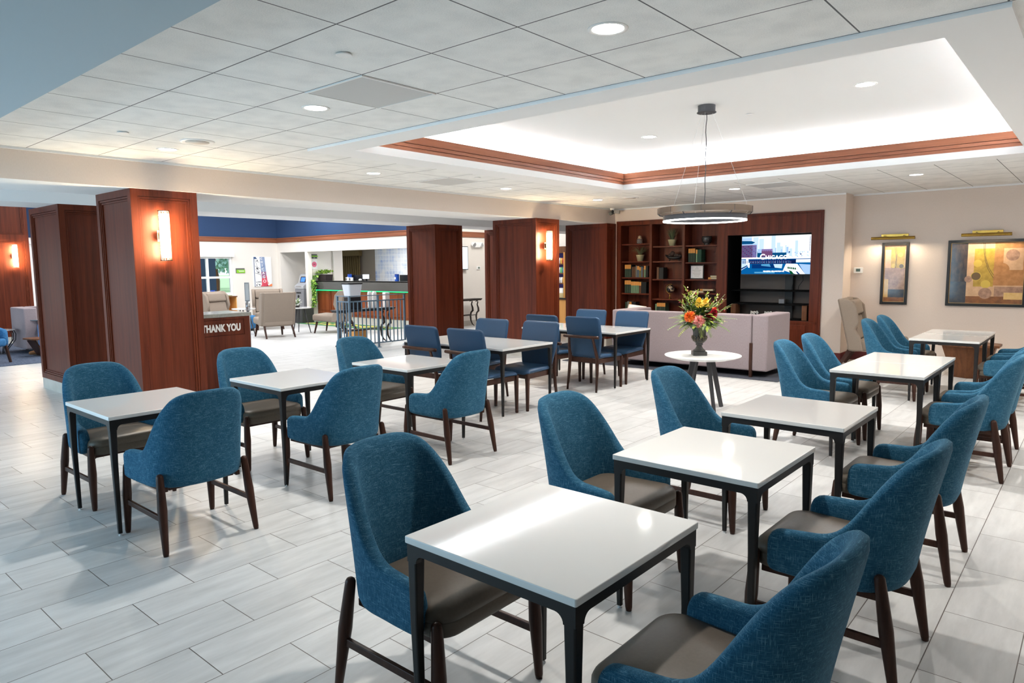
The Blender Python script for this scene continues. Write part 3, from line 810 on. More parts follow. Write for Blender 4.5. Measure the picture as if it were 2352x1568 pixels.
# ------------------------------------------------------------------ wing chairs
def make_wing():
    t = thing('wing_chair', '', 'chair')
    F = M['oat']
    tilt = math.radians(13)
    def lean(p):      # (x, depth from back face, height) -> leaned
        z0 = .30; z = p[2]; return (p[0], p[1] - (z - z0)*math.tan(tilt), z)
    b = MB(); cushion(b, -.37, -.02, .0, .37, .10, .80, r=.03, puff=0, edge=.02)
    b.v = [lean((x, y - .30, z + .29)) for x, y, z in b.v]
    b.build('backrest', F, t, smooth=True)
    for s in (-1, 1):
        prof = [(-.30, .29), (-.10, .29), (-.10, .50), (-.15, .62), (-.07, .74), (-.06, .98), (-.14, 1.09), (-.30, 1.10)]
        m = MB(); m.prism([(p[0], p[1]) for p in prof], 'x', s*.335, s*.415)
        m.v = [lean(p) for p in m.v]
        m.build('wing', F, t, bevel=.022, seg=3)
    h = MB(); cushion(h, -.325, -.21, .84, .325, -.08, 1.07, r=.03, puff=0, edge=.05)
    h.v = [lean(p) for p in h.v]; h.build('headrest_cushion', F, t, smooth=True)
    lb = MB(); cushion(lb, -.325, -.21, .46, .325, -.12, .835, r=.03, puff=0, edge=.035)
    lb.v = [lean(p) for p in lb.v]; lb.build('back_cushion', F, t, smooth=True)
    st = MB(); cushion(st, -.37, -.34, .27, .37, .44, .44, r=.05, puff=.02, edge=.05)
    st.v = [(x, y, z + .05*smoothstep(-.3, .45, y)) for x, y, z in st.v]
    st.build('seat_cushion', F, t, smooth=True)
    for s in (-1, 1):
        MB().bar((s*.30, .33, .30), (s*.335, .40, 0), .055, .04, .035, .03, up=(0,1,0)).build('leg', M['leg'], t, bevel=.004)
        MB().bar((s*.33, -.26, .36), (s*.345, -.47, 0), .035, .07, .03, .045, up=(0,1,0)).build('leg', M['leg'], t, bevel=.004)
    return t
wing = make_wing()
wing.location = (-15.38, 8.94, 0); wing.rotation_euler = (0, 0, PI/2 - .20); wing['label'] = 'oatmeal wing chair with its flat back toward us, centre of the lobby group'; wing['group'] = 'oatmeal wing chairs'
WG = 'oatmeal wing chairs'
dup(wing, (-15.15, 10.53, 0), PI/2 + .52, 'oatmeal wing chair in side view, left of the ice bucket', WG)
dup(wing, (-17.60, 10.10, 0), -PI/2 - .45, 'oatmeal wing chair facing us below the red and white artwork', WG)
dup(wing, (-16.9, 8.5, 0), -PI/2 + .42, 'oatmeal wing chair partly hidden by the lit column, near the window', WG)
wg = dup(wing, (-2.72, 11.98, 0), -PI/2 + .10, 'tan wing chair in the corner below the narrow painting', WG)

# ------------------------------------------------------------------ lounge beyond the left columns
t = thing('lounge_chair', 'blue barrel chair with dark wood legs, cut by the left edge', 'chair', (-15.15, 3.02, 0), -PI/2 + .5)
blu = heather('steel_blue_fabric', S(36, 84, 128), S(52, 106, 152), S(104, 148, 184))
tub_shell(a=.36, b=.33, n=2.6, yc=-.04, yf=.30, flare=.0, top=[(0, .74), (.4, .73), (.7, .68), (1, .60)], bot=[(0, .32), (1, .32)], lean=.04, thick=.09, zref=.32, k=30).build('shell', blu, t, smooth=True, subsurf=1)
cushion(MB(), -.31, -.28, .31, .31, .33, .45, r=.08, puff=.02, edge=.04).build('seat_cushion', blu, t, smooth=True)
for sx in (-1, 1):
    for sy in (-1, 1):
        MB().bar((sx*.31, sy*.26, .44 if sy < 0 else .32), (sx*.34, sy*.31, 0), .035, .05, .03, .04, up=(0,1,0)).build('leg', M['leg'], t, bevel=.004)
t = thing('side_table', 'small round white table on a bent wire base beside the lounge sofa', 'table', (-16.75, 3.72, 0))
MB().lathe([(.25, .475), (.26, .485), (.26, .495)], n=32).build('tabletop', M['ttop'], t, bevel=.002)
wr = MB()
for i in range(10):
    a = 2*PI*i/10; c, s = math.cos(a), math.sin(a)
    wr.tube([(.23*c, .23*s, .475), (.26*c, .26*s, .40), (.25*c, .25*s, .28), (.12*c, .12*s, .10), (.11*c, .11*s, .012)], .008, 6)
wr.tube([(.11*math.cos(q), .11*math.sin(q), .012) for q in [2*PI*i/20 for i in range(20)]], .008, 6, closed=True)
wr.build('wire_base', M['black'], t, smooth=True, fix=False)
t = thing('laptop_table', 'low wooden side table on a slanted dark leg beside the column', 'table', (-15.75, 4.18, 0), .15)
MB().prism(rrect(-.22, -.27, .22, .27, .05), 'z', .335, .362).build('tabletop', M['walnut'], t, bevel=.003)
MB().bar((-.02, -.20, .335), (.02, -.05, .016), .28, .03, .26, .03, up=(0,1,0)).build('leg', M['leg'], t)
MB().prism(rrect(-.18, -.12, .20, .26, .03), 'z', .0, .018).build('base', M['charcoal'], t)

# ------------------------------------------------------------------ corner drum table
t = thing('drum_table', 'faceted wooden side table by the baseboard below the paintings', 'table', (-1.42, 11.75, 0))
rings = []
for z, r in ((0, .17), (.03, .18), (.455, .30)):
    rings.append([(r*1.25*math.cos(PI/6 + PI/3*k), r*math.sin(PI/6 + PI/3*k), z) for k in range(6)])
MB().loft(rings).build('base', M['walnut'], t, bevel=.004)
MB().prism([(.34*1.25*math.cos(PI/6 + PI/3*k), .36*math.sin(PI/6 + PI/3*k)) for k in range(6)], 'z', .456, .49).build('tabletop', M['walnut'], t, bevel=.004)
# ------------------------------------------------------------------ built-in bookcase and media cabinet
bxs = lambda x: x*.984
bzs = lambda z: 1.65 + (z - 1.65)*.984
def case_root(name, label, cat, x):
    return thing(name, label, cat, (x, BKY, 0))
BCX = -6.6
bc = case_root('bookcase', 'dark wood built-in bookcase with three open bays of shelves', 'bookcase', BCX)
X = lambda x: bxs(x) - BCX
DP = .31
ff = MB(); Z0, Z1 = 0.0, 2.545
for a, b in ((-7.815, -7.715), (-7.04, -6.99), (-6.32, -6.27), (-5.60, -5.44)):
    ff.box(X(a), -.022, .46, X(b), .012, bzs(2.47))
ff.box(X(-7.815), -.022, bzs(2.47), X(-5.44), .012, Z1)
ff.box(X(-7.815), -.032, bzs(2.535), X(-5.44), -.0221, Z1).box(X(-7.815), -.032, .46, X(-7.79), -.0221, bzs(2.535))
ff.box(X(-7.815), -.022, 0, X(-5.44), .012, .46)
ff.build('face_frame', M['wood_z'], bc, fix=False)
MB().box(X(-7.8), DP, .3, X(-5.45), DP + .02, 2.52).build('back_panel', M['wood_z'], bc)
for a, b in ((-7.78, -7.73), (-7.03, -7.0), (-6.31, -6.28), (-5.58, -5.46)):
    MB().box(X(a), .0, .3, X(b), DP, 2.52).build('divider', M['wood_z'], bc)
MB().box(X(-7.78), 0, bzs(2.475), X(-5.5), DP, bzs(2.475) + .02).build('top_panel', M['wood_x'], bc)
BAYS = [(-7.715, -7.04, (2.093, 1.735, 1.405, 1.076, .735)), (-6.99, -6.32, (2.031, 1.731, 1.372, .976, .66)), (-6.27, -5.60, (2.029, 1.700, 1.371, 1.106, .75))]
for a, b, zs in BAYS:
    for z in zs:
        MB().box(X(a) + .004, .012, bzs(z) - .026, X(b) - .004, DP, bzs(z)).build('shelf', M['wood_x'], bc, bevel=.002)
for a, b in ((-7.70, -7.05), (-6.98, -6.33), (-6.26, -5.61)):
    d = MB().box(X(a), -.036, .12, X(b), -.022, .44).build('door', M['wood_z'], bc, bevel=.002)
    MB().box(X(a) + .07, -.040, .19, X(b) - .07, -.0355, .37).build('door_panel', M['wood_z'], d, bevel=.003)

MCX = -4.55
mc = case_root('media_cabinet', 'dark wood media surround with black niche for the television', 'cabinet', MCX)
X2 = lambda x: bxs(x) - MCX
zt, zb = bzs(2.187), bzs(.645)
m = MB()
m.box(X2(-5.44), -.022, .0, X2(-5.40), .012, Z1).box(X2(-3.895), -.022, 0, X2(-3.70), .012, Z1).box(X2(-5.40), -.022, zt, X2(-3.895), .012, Z1).box(X2(-5.40), -.022, 0, X2(-3.895), .012, zb)
m.box(X2(-5.44), -.036, Z1 - .035, X2(-3.70), -.02, Z1).box(X2(-5.44), -.030, Z1 - .065, X2(-3.74), -.02, Z1 - .04)
m.box(X2(-3.735), -.036, 0, X2(-3.70), -.02, Z1 - .035).box(X2(-3.765), -.030, 0, X2(-3.74), -.02, Z1 - .065)
m.box(X2(-5.40), -.032, zb - .045, X2(-3.77), -.02, zb - .012)
m.build('face_frame', M['wood_z'], mc, fix=False)
ND = .62
n = MB()
n.box(X2(-5.42), .012, zb - .02, X2(-5.40), ND, zt + .02).box(X2(-3.895), .012, zb - .02, X2(-3.875), ND, zt + .02).box(X2(-5.42), .012, zt, X2(-3.875), ND, zt + .02).box(X2(-5.42), .012, zb - .02, X2(-3.875), ND, zb)
n.build('niche_lining', M['blackmat'], mc, fix=False)
MB().box(X2(-5.42), ND, zb - .02, X2(-3.875), ND + .02, zt + .02).build('niche_back', mat('niche_back_panel', S(112, 102, 96), .7), mc)
for z in (1.175, .925):
    MB().box(X2(-5.40), .20, bzs(z) - .025, X2(-3.895), ND, bzs(z)).build('shelf', M['blackmat'], mc)
MB().box(X2(-4.50), .5, zb, X2(-4.36), .56, 2.0).build('mount_post', M['black'], mc)
for a, b in ((-5.36, -4.67), (-4.63, -3.94)):
    d = MB().box(X2(a), -.036, .12, X2(b), -.022, zb - .07).build('door', M['wood_z'], mc, bevel=.002)
    MB().box(X2(a) + .07, -.042, .19, X2(b) - .07, -.0355, zb - .14).build('door_panel', M['wood_z'], d, bevel=.003)
for k, (a, b) in enumerate(((-5.37, -5.27), (-4.06, -3.97))):
    t = thing('loudspeaker', ('wood-sided black loudspeaker at the left end of the lower media shelf', 'wood-sided black loudspeaker at the right end of the lower media shelf')[k], 'speaker', (bxs((a + b)/2), BKY + .12, zb), 0, 'loudspeakers under the television')
    hw = (b - a)/2*.984
    MB().box(-hw, 0, .0, hw, .2, .26).build('cabinet', M['walnut'], t, bevel=.003)
    MB().box(-hw - .03*(1 if k else -1) - .0, .205, .0, hw, .24, .25).build('rear_panel', M['black'], t)
wr = MB(); random.seed(5)
for cx in (-4.98, -4.72):
    p = []
    for i in range(26):
        a = i*.85; p.append((bxs(cx) + .07*math.cos(a)*(1 + .2*math.sin(i)), BKY + .27 + .05*math.sin(a), zb + .02 + .055*(1 + math.sin(i*1.3))))
    o = MB().tube(p, .006, 6).build('cable_coil', M['white'], None, smooth=True)
    tag(o, ('tangle of white cable on the lower media shelf, nearer the bookcase' if cx < -4.9 else 'tangle of white cable on the lower media shelf, nearer the centre'), 'cable', 'loose cables under the television')
for k, (x0, x1) in enumerate(((-4.28, -4.34), (-4.12, -4.23))):
    o = MB().tube([(bxs(x0), BKY + .3, 1.46), (bxs(x0) - .01, BKY + .36, 1.36), (bxs(x1), BKY + .42, 1.25), (bxs(x1) - .01, BKY + .44, bzs(1.18))], .0045, 6).build('power_cord', M['black'], None, smooth=True)
    tag(o, ('thin black cord hanging below the television, closer to the mount post', 'thin black cord hanging below the television, closer to the right side')[k], 'cord', 'cords below the television')
o = MB().box(-.05, 0, 0, .05, .06, .08).build('media_box', mat('grey_metal_box', S(120, 120, 124), .4, metal=.5), None, bevel=.004)
o.location = (bxs(-4.50), BKY + .34, bzs(.926)); tag(o, 'small grey box beside the post on the middle media shelf', 'box')

# ------------------------------------------------------------------ television
tv0 = thing('television', 'flat television showing a city river view, in the media niche', 'television', (-4.487, BKY + .12, 1.473))
SW, SH = 1.222, .678
MB().box(-SW/2 - .012, .004, -.020, SW/2 + .012, .045, SH + .018).build('housing', M['black'], tv0, bevel=.004)
P = MB(); pm = []
EM = {}
def em(nm, c, s=1.0):
    if nm not in EM: EM[nm] = (len(pm), None); pm.append(emission('tv_' + nm, c, s*.5))
    return EM[nm][0]
def uv(u, v): return (-SW/2 + u*SW, v*SH)
lay = [0]
def patch(pts, mi):
    lay[0] += 1; y = .0035 - lay[0]*.00001
    v = [(uv(u, w_)[0], y, uv(u, w_)[1]) for u, w_ in pts]
    P.add(v, [tuple(range(len(v)))], mi)
def rect(u0, v0, u1, v1, mi): patch([(u0, v0), (u1, v0), (u1, v1), (u0, v1)], mi)
sky = em('sky', S(236, 246, 255), 1.5); haze = em('haze', S(196, 222, 250), 1.25); bl = em('deep', S(8, 60, 130), .9); wat = em('water', S(10, 104, 176), .95); watl = em('glint', S(90, 170, 220), 1.0)
brk = em('brick', S(126, 84, 130), .9); brd = em('roof', S(16, 92, 150), .8); win = em('window', S(40, 120, 170), .9); whi = em('white', S(250, 253, 255), 1.7); grn = em('tree', S(10, 96, 60), .8); dk = em('dark', S(20, 40, 90), .8); towr = em('tower', S(170, 204, 244), 1.15); prp = em('violet', S(150, 130, 190), .95)
rect(0, 0, 1, 1, sky); rect(0, .88, .15, 1, haze)
random.seed(3)
for u0, u1, h in ((.17, .25, .98), (.26, .33, .93), (.44, .50, 1.0), (.52, .57, .82), (.57, .61, .72), (.64, .66, .75), (.70, .74, .66), (.78, .82, .86)):
    rect(u0, .46, u1, h, haze)
for u in (.46, .495, .58, .66, .67): rect(u, .5, u + .018, .5 + .25*random.random() + .05, towr)
rect(.85, .40, 1, 1, whi)
for i in range(22): rect(.86, .46 + i*.024, .985, .463 + i*.024, haze)
for i in range(12): rect(.975, .60 + i*.03, .995, .615 + i*.03, bl)
rect(0, .44, .225, .78, brk)
rect(0, .77, .225, .80, towr); patch([(.0, .80), (.16, .80), (.20, .84), (.15, .88), (0, .89)], brd)
rect(.165, .44, .225, .76, prp)
for i in range(7):
    for k in range(8): rect(.012 + k*.027, .47 + i*.042, .030 + k*.027, .487 + i*.042, win if (i + k) % 3 else bl)
rect(0, .90, .15, .96, towr)
rect(.29, .50, .46, .66, prp); rect(.235, .45, .30, .60, grn); rect(.24, .56, .30, .66, towr)
for i in range(5): rect(.30 + i*.03, .55, .315 + i*.03, .62, brk)
for i in range(40):
    u = .66 + .3*random.random(); v = .40 + .16*random.random()
    rect(u, v, u + .02, v + .03, random.choice([whi, whi, haze, towr, bl]))
rect(.24, .43, .66, .56, brd); rect(.30, .46, .46, .60, brk)
rect(0, .40, 1, .44, whi)
rect(0, 0, 1, .40, wat); rect(.16, .15, .60, .26, bl); rect(.2, .02, .5, .06, watl)
patch([(.30, .22), (.44, .19), (.42, .27), (.30, .26)], watl); patch([(.50, .17), (.60, .15), (.61, .26), (.48, .26)], haze)
rect(.11, .36, .80, .39, bl); rect(.12, .27, .76, .36, dk)
for i in range(46):
    u = .13 + .62*i/46; rect(u, .28, u + .006, .355, bl if i % 2 else prp)
    if i % 3 == 0: rect(u, .30, u + .010, .325, watl)
patch([(.72, .36), (.80, .36), (.80, .28), (.74, .27)], dk)
rect(.80, .30, 1, .38, whi)
for i in range(12): patch([(.81 + i*.016, .31), (.818 + i*.016, .345), (.826 + i*.016, .31)], towr)
patch([(.62, .10), (.66, .27), (.82, .26), (.93, .0), (.80, .0)], whi); patch([(.93, 0), (.84, .26), (1, .24), (1, 0)], towr)
for i in range(5): patch([(.68 + i*.025, .15 - i*.006), (.705 + i*.025, .13 - i*.006), (.70 + i*.025, .19 - i*.006), (.685 + i*.025, .19 - i*.006)], grn)
patch([(.70, .10), (.74, .08), (.78, 0), (.73, 0)], grn); patch([(.80, .07), (.82, .07), (.86, 0), (.83, 0)], bl)
patch([(0, .10), (.11, .22), (.11, .36), (0, .38)], haze); rect(.07, .26, .105, .40, whi); rect(.105, .17, .125, .30, whi)
for i in range(6): rect(.01 + i*.016, .28, .018 + i*.016, .36, bl)
patch([(0, .12), (.09, .21), (.09, .24), (0, .16)], bl)
o = P.build('screen', pm, tv0, fix=False)
wt = emission('tv_lettering', (1, 1, 1, 1), 1.2)
put_text('screen_title', 'C', .135, wt, tv0, (-.225, .0008, .305), .0005, .003)
put_text('screen_title', 'HICAGO', .095, wt, tv0, (.025, .0008, .295), .0005, .002, space=1.1)
put_text('screen_caption', 'PEACEFUL RELAXATION 4K', .030, wt, tv0, (-.02, .0008, .048), .0005, .0012)

# ------------------------------------------------------------------ things on the shelves
KY = BKY + .15          # depth line of the shelf items
sx = lambda x: x*.9865
CV = {n: mat('book_' + n.replace(' ', '_'), c, .7) for n, c in {'dark green': S(42, 60, 48), 'sage green': S(104, 132, 104), 'brown': S(92, 60, 38), 'black': S(20, 22, 22), 'slate blue': S(84, 98, 112), 'grey': S(116, 116, 108), 'olive': S(120, 110, 52), 'forest green': S(22, 62, 46), 'navy blue': S(36, 48, 72)}.items()}
M['tan'] = mat('tan_spine_label', S(202, 138, 66), .65); M['pages'] = mat('page_block', S(206, 190, 158), .9)
ORD = ['first', 'second', 'third', 'fourth', 'fifth', 'sixth', 'seventh', 'eighth', 'ninth', 'tenth', 'eleventh', 'twelfth', 'thirteenth', 'fourteenth']
def book_row(x0, x1, z, specs, where, group, h0):
    """specs: (colour, relative width, height factor, tan top?)"""
    tot = sum(s[1] for s in specs); x = sx(x0); W = sx(x1) - sx(x0)
    for i, (c, rw_, hf, tan) in enumerate(specs):
        wd = W*rw_/tot; h = h0*hf; d = .15 + .01*((i*7) % 3)
        lab = '%s%s book, %s from left %s' % (c, ' tan-topped' if tan else '', ORD[i], where)
        t = thing('book', lab, 'book', (x + wd/2, KY - .07, z), 0, group)
        g = .0008
        m = MB().box(-wd/2 + g, 0, 0, wd/2 - g, .006, h).box(-wd/2 + g, 0, 0, -wd/2 + .0035, d, h).box(wd/2 - .0035, 0, 0, wd/2 - g, d, h)
        m.build('cover', CV[c], t, fix=False)
        MB().box(-wd/2 + .0035, .006, .004, wd/2 - .0035, d - .006, h - .006).build('pages', M['pages'], t)
        if tan: MB().box(-wd/2 + .001, -.0012, h*.67, wd/2 - .001, .0, h).build('spine_label', M['tan'], t)
        x += wd
dg = 'dark green'; sg = 'sage green'
book_row(-7.658, -7.105, bzs(1.405), [(dg, 1.05, 1, 1), (dg, 1.05, 1, 1), (dg, 1.05, 1, 1), ('black', .5, .98, 0), ('brown', 1, .82, 0), ('brown', .9, .84, 0), ('grey', .7, .92, 0), ('slate blue', 1.1, .88, 1), ('olive', .9, .80, 1), ('slate blue', .9, .82, 0), ('brown', .6, .76, 0), (sg, .9, .9, 1), ('black', 1.2, .9, 0)], 'on the first bay\'s upper book shelf', 'books on the upper shelf of the first bay', .258)
book_row(-7.658, -7.143, bzs(1.076), [(dg, 1, 1, 1), (dg, 1, 1, 1), (dg, 1, 1, 1), (sg, 1.05, .9, 1), (sg, 1, .9, 1), (sg, 1, .9, 1), (sg, .8, .9, 1), ('brown', 1, .88, 1), ('black', 2.4, .88, 0)], 'on the first bay\'s lower book shelf', 'books on the lower shelf of the first bay', .262)
book_row(-7.643, -7.391, bzs(.735), [(dg, .8, .9, 0), ('grey', .9, 1, 0), ('brown', .9, .95, 1), ('black', 1.6, .95, 0)], 'on the bottom shelf above the throw pillow', 'books on the bottom shelf of the first bay', .165)
book_row(-6.912, -6.757, bzs(1.372), [('brown', .9, 1, 0), ('black', 1.7, .97, 0)], 'in the middle bay above the globe', 'books above the globe', .235)
book_row(-6.936, -6.705, bzs(.66), [(sg, .8, .9, 0), (dg, 1, 1, 1), (dg, 1, 1, 1), (dg, 1, 1, 1), (dg, 1, 1, 1)], 'on the shelf under the globe', 'books under the globe', .225)
book_row(-6.224, -5.948, bzs(1.700), [(dg, 1, 1, 1), (dg, 1, 1, 1), (dg, 1, 1, 1), ('black', .25, .6, 0), (sg, .75, .92, 1), ('forest green', 1.7, .92, 0)], 'in the third bay below the black bowl', 'books below the black bowl', .262)
def flat_book(x0, x1, z, h, c, tan, lab, grp):
    t = thing('book', lab, 'book', ((sx(x0) + sx(x1))/2, KY - .06, z), 0, grp); w_ = (sx(x1) - sx(x0))/2
    MB().box(-w_, 0, 0, w_, .13, .003).box(-w_, 0, h - .003, w_, .13, h).box(-w_, 0, 0, -w_ + .004, .13, h).build('cover', CV[c], t, fix=False)
    MB().box(-w_ + .004, .004, .003, w_ - .004, .126, h - .003).build('pages', M['pages'], t)
    if tan: MB().box(-w_ - .001, -.001, 0, -w_ + .055, .001, h).build('spine_label', M['tan'], t)
flat_book(-5.805, -5.62, bzs(1.371), .037, dg, 1, 'lower of two books lying flat beside the framed notice', 'flat books beside the notice')
flat_book(-5.765, -5.63, bzs(1.371) + .037, .034, sg, 0, 'upper of two books lying flat beside the framed notice', 'flat books beside the notice')
flat_book(-6.19, -5.90, bzs(1.106), .04, dg, 1, 'dark green book lying flat on the shelf above the flowers', 'flat books above the flowers')
flat_book(-5.97, -5.70, bzs(1.106) + .04, .036, 'brown', 1, 'brown book lying flat on top of the green one above the flowers', 'flat books above the flowers')

# plants in cream pots
M['potc'] = mat('cream_pot', S(186, 178, 140), .6); M['soil'] = mat('potting_soil', S(48, 36, 28), .95)
def grass_mesh(n, h, spread, droop, seed, wd=.008, up=.6):
    rnd = random.Random(seed); m = MB()
    for i in range(n):
        a = rnd.random()*2*PI; l = h*(.6 + .5*rnd.random()); sp = spread*(.35 + .8*rnd.random()); dr = droop*(.5 + rnd.random())
        c, s = math.cos(a), math.sin(a); pts = []
        for k in range(6):
            t = k/5; r = .015 + sp*t; z = l*math.sin(min(PI*.5 + dr, t*(PI*.5 + dr)))*(1 if dr < .2 else 1)
            pts.append((c*r, s*r, z, wd*(1 - .85*t)))
        v = []
        for x, y, z, q in pts: v += [(x - s*q/2, y + c*q/2, z), (x, y, z + q*.25), (x + s*q/2, y - c*q/2, z)]
        f = []
        for k in range(5):
            f += [(3*k, 3*k + 1, 3*k + 4, 3*k + 3), (3*k + 1, 3*k + 2, 3*k + 5, 3*k + 4)]
        m.add(v, f)
    return m
def shelf_plant(x, z, r, h, leafmb, lab, lm):
    t = thing('potted_plant', lab, 'plant', (sx(x), KY, z))
    MB().lathe([(r*.62, 0), (r*.98, h*.93), (r, h*.94), (r, h), (r*.9, h), (r*.88, h*.9)], n=28).build('pot', M['potc'], t, smooth=True)
    MB().lathe([(r*.85, h*.86), (r*.85, h*.9)], n=20).build('soil', M['soil'], t)
    o = leafmb.build('foliage', lm, t, fix=False); o.location = (0, 0, h*.88)
    return t
lf1 = mat('dusty_green_leaf', S(74, 86, 58), .7, col2=S(98, 110, 76), nscale=40); lf2 = mat('pale_striped_leaf', S(128, 124, 88), .7, col2=S(92, 92, 60), nscale=50)
shelf_plant(-6.61, bzs(2.031), .085, .125, grass_mesh(120, .22, .13, .15, 4, .009), 'bushy green plant in a cream pot on the top shelf of the middle bay', lf1)
shelf_plant(-7.335, bzs(1.735), .085, .13, grass_mesh(70, .17, .24, .9, 9, .011), 'spider plant in a cream pot, second shelf of the first bay', lf2)
# jar of shells
t = thing('glass_jar', 'lidded jar of pale shells on the top shelf of the first bay', 'jar', (sx(-7.35), KY, bzs(2.093)))
gj = mat('clear_jar_glass', (1, 1, 1, 1), .03, trans=.85, ior=1.2)
MB().lathe([(.05, 0), (.058, .01), (.058, .085), (.045, .10), (.042, .105)], n=24).build('jar', gj, t, smooth=True)
sm_ = MB(); rr = random.Random(2)
for i in range(34): sm_.sphere((.036*rr.uniform(-1, 1), .036*rr.uniform(-1, 1), .015 + .075*rr.random()), .012 + .006*rr.random(), 8, 5, sc=(1, .8, .7))
sm_.build('shells', mat('pale_shell', S(206, 184, 152), .5), t, smooth=True, fix=False)
MB().sphere((0, 0, .135), .036, 16, 8, sc=(1, 1, .9)).lathe([(.045, .104), (.047, .112), (.03, .12)], n=20).build('lid', mat('cork_ball', S(196, 170, 138), .7), t, smooth=True, fix=False)
# black planter bowl
t = thing('bowl', 'dark embossed bowl on the top shelf of the third bay', 'bowl', (sx(-5.875), KY, bzs(2.029)))
MB().lathe([(.052, 0), (.055, .01), (.045, .02), (.075, .045), (.093, .09), (.095, .13), (.088, .165), (.083, .165), (.088, .12), (.06, .04)], n=36, fn=lambda a, z: 1 + .012*math.sin(14*a)*(1 if .03 < z < .14 else 0)).build('body', mat('glossy_black_glaze', S(26, 26, 30), .22, col2=S(70, 66, 64), nscale=60), t, smooth=True)
# boat shaped fruit dish
t = thing('fruit_dish', 'black leaf-shaped dish with dark balls in the middle bay', 'dish', (sx(-6.56), KY, bzs(1.731)))
rings = []
for i in range(17):
    u = -1 + i/8; hw = .062*(1 - abs(u)**2.2) + .003; zt_ = .085 + .05*abs(u)**2*(1 if u < 0 else .4) - .0; zb_ = .03 + .075*abs(u)**2.4
    rings.append([(.195*u, hw, zt_), (.195*u, hw*.6, zb_), (.195*u, -hw*.6, zb_), (.195*u, -hw, zt_), (.195*u, -hw*.75, zt_ - .006), (.195*u, hw*.75, zt_ - .006)])
MB().loft(rings).build('dish', M['black'], t, smooth=True)
for q in (-.09, .09): MB().tube([(q, 0, .045), (q*1.15, 0, 0)], [.012, .008], 8).build('foot', M['black'], t, smooth=True)
bl_ = mat('dark_wicker_ball', S(44, 32, 28), .7, bump=.6, bscale=120, col2=S(62, 46, 38), nscale=60)
for i, (x, z, r) in enumerate(((-.035, .145, .048), (.035, .105, .038), (.085, .105, .036), (-.095, .11, .033), (.13, .10, .030))):
    o = MB().sphere((0, 0, 0), r, 16, 10).build('decorative_ball', bl_, None, smooth=True); o.location = (sx(-6.56) + x, KY - .01, bzs(1.731) + z)
    tag(o, ('largest dark ball, heaped at the centre-left of the leaf dish', 'dark ball right of the largest one in the leaf dish', 'fourth dark ball from the left in the leaf dish', 'leftmost dark ball in the leaf dish', 'rightmost dark ball in the leaf dish')[i], 'ball', 'balls in the leaf dish')
# framed notice
t = thing('framed_notice', 'white printed notice in a black stand-up frame in the third bay', 'sign', (sx(-6.068), KY, bzs(1.371)))
fr_ = MB().box(-.142, -.006, 0, .142, .012, .275).build('frame', M['black'], t, bevel=.003)
MB().box(-.122, -.008, .02, .122, -.006, .255).build('sheet', M['paper'], t)
for i in range(7):
    wl = (.04, .07, .17, .14, .16, .13, .10)[i]; MB().box(-wl/2, -.009, .225 - i*.028, wl/2, -.008, .229 - i*.028).build('text_line', M['darkgrey'], t)
MB().bar((0, .012, .20), (0, .09, 0), .05, .006).build('easel_strut', M['black'], t)
fr_.rotation_euler = (0, 0, 0)
# globe
t = thing('desk_globe', 'black and gold globe on a brass stand in the middle bay', 'globe', (sx(-6.645), KY, bzs(.976)))
gc = Vector((.012, 0, .192)); GR = .078
mg = bpy.data.materials.new('globe_map'); mg.use_nodes = True; nt = mg.node_tree; bsd = nt.nodes['Principled BSDF']
tc = N(nt, 'ShaderNodeTexCoord'); nz = N(nt, 'ShaderNodeTexNoise'); nz.inputs['Scale'].default_value = 14; nz.inputs['Detail'].default_value = 4
nt.links.new(tc.outputs['Object'], nz.inputs['Vector']); r = N(nt, 'ShaderNodeValToRGB'); r.color_ramp.interpolation = 'CONSTANT'
e = r.color_ramp.elements; e[0].position = 0; e[0].color = S(24, 20, 26); e[1].position = .54; e[1].color = S(190, 164, 132); q = e.new(.60); q.color = S(122, 106, 92)
nt.links.new(nz.outputs['Fac'], r.inputs['Fac']); nt.links.new(r.outputs['Color'], bsd.inputs['Base Color']); bsd.inputs['Roughness'].default_value = .3
MB().sphere(gc, GR, 28, 16).build('globe', mg, t, smooth=True)
arc = [(gc.x + .094*math.cos(a), 0, gc.z + .094*math.sin(a)) for a in [math.radians(68 + 220*i/24) for i in range(25)]]
MB().tube(arc, .006, 8).build('meridian_arc', M['brass'], t, smooth=True)
MB().lathe([(.034, 0), (.036, .004), (.03, .012), (.012, .022), (.008, .05), (.012, .06), (.006, .07), (.006, .10)], n=20).build('base', M['brass'], t, smooth=True)

# ------------------------------------------------------------------ paintings, picture lights, thermostat on the art wall
def mottle(name, c1, c2, s=14, stretch=(1, 1, 1)):
    return mat(name, c1, .55, col2=c2, nscale=s, stretch=stretch, coat=.6)
AM = {'umber': mottle('art_umber', S(120, 84, 56), S(164, 122, 84)), 'sand': mottle('art_sand', S(188, 150, 112), S(206, 166, 130)), 'ochre': mottle('art_ochre', S(150, 122, 34), S(186, 152, 58)), 'dark': mottle('art_dark', S(24, 24, 28), S(78, 58, 46), 22, (1, 1, .4)), 'sienna': mottle('art_sienna', S(104, 62, 28), S(140, 88, 40)), 'cream': mottle('art_cream', S(202, 164, 96), S(214, 178, 118), 20), 'brown': mat('art_disc_brown', S(96, 74, 36), .55, coat=.6), 'gold': mat('art_disc_gold', S(196, 166, 66), .55, coat=.6), 'line': mat('art_line', S(52, 38, 30), .55, coat=.6), 'rust': mottle('art_rust', S(156, 104, 56), S(184, 130, 76)), 'mauve': mottle('art_mauve', S(132, 98, 80), S(178, 140, 114)), 'slate': mottle('art_slate', S(34, 42, 54), S(70, 62, 60), 18)}
AK = list(AM)
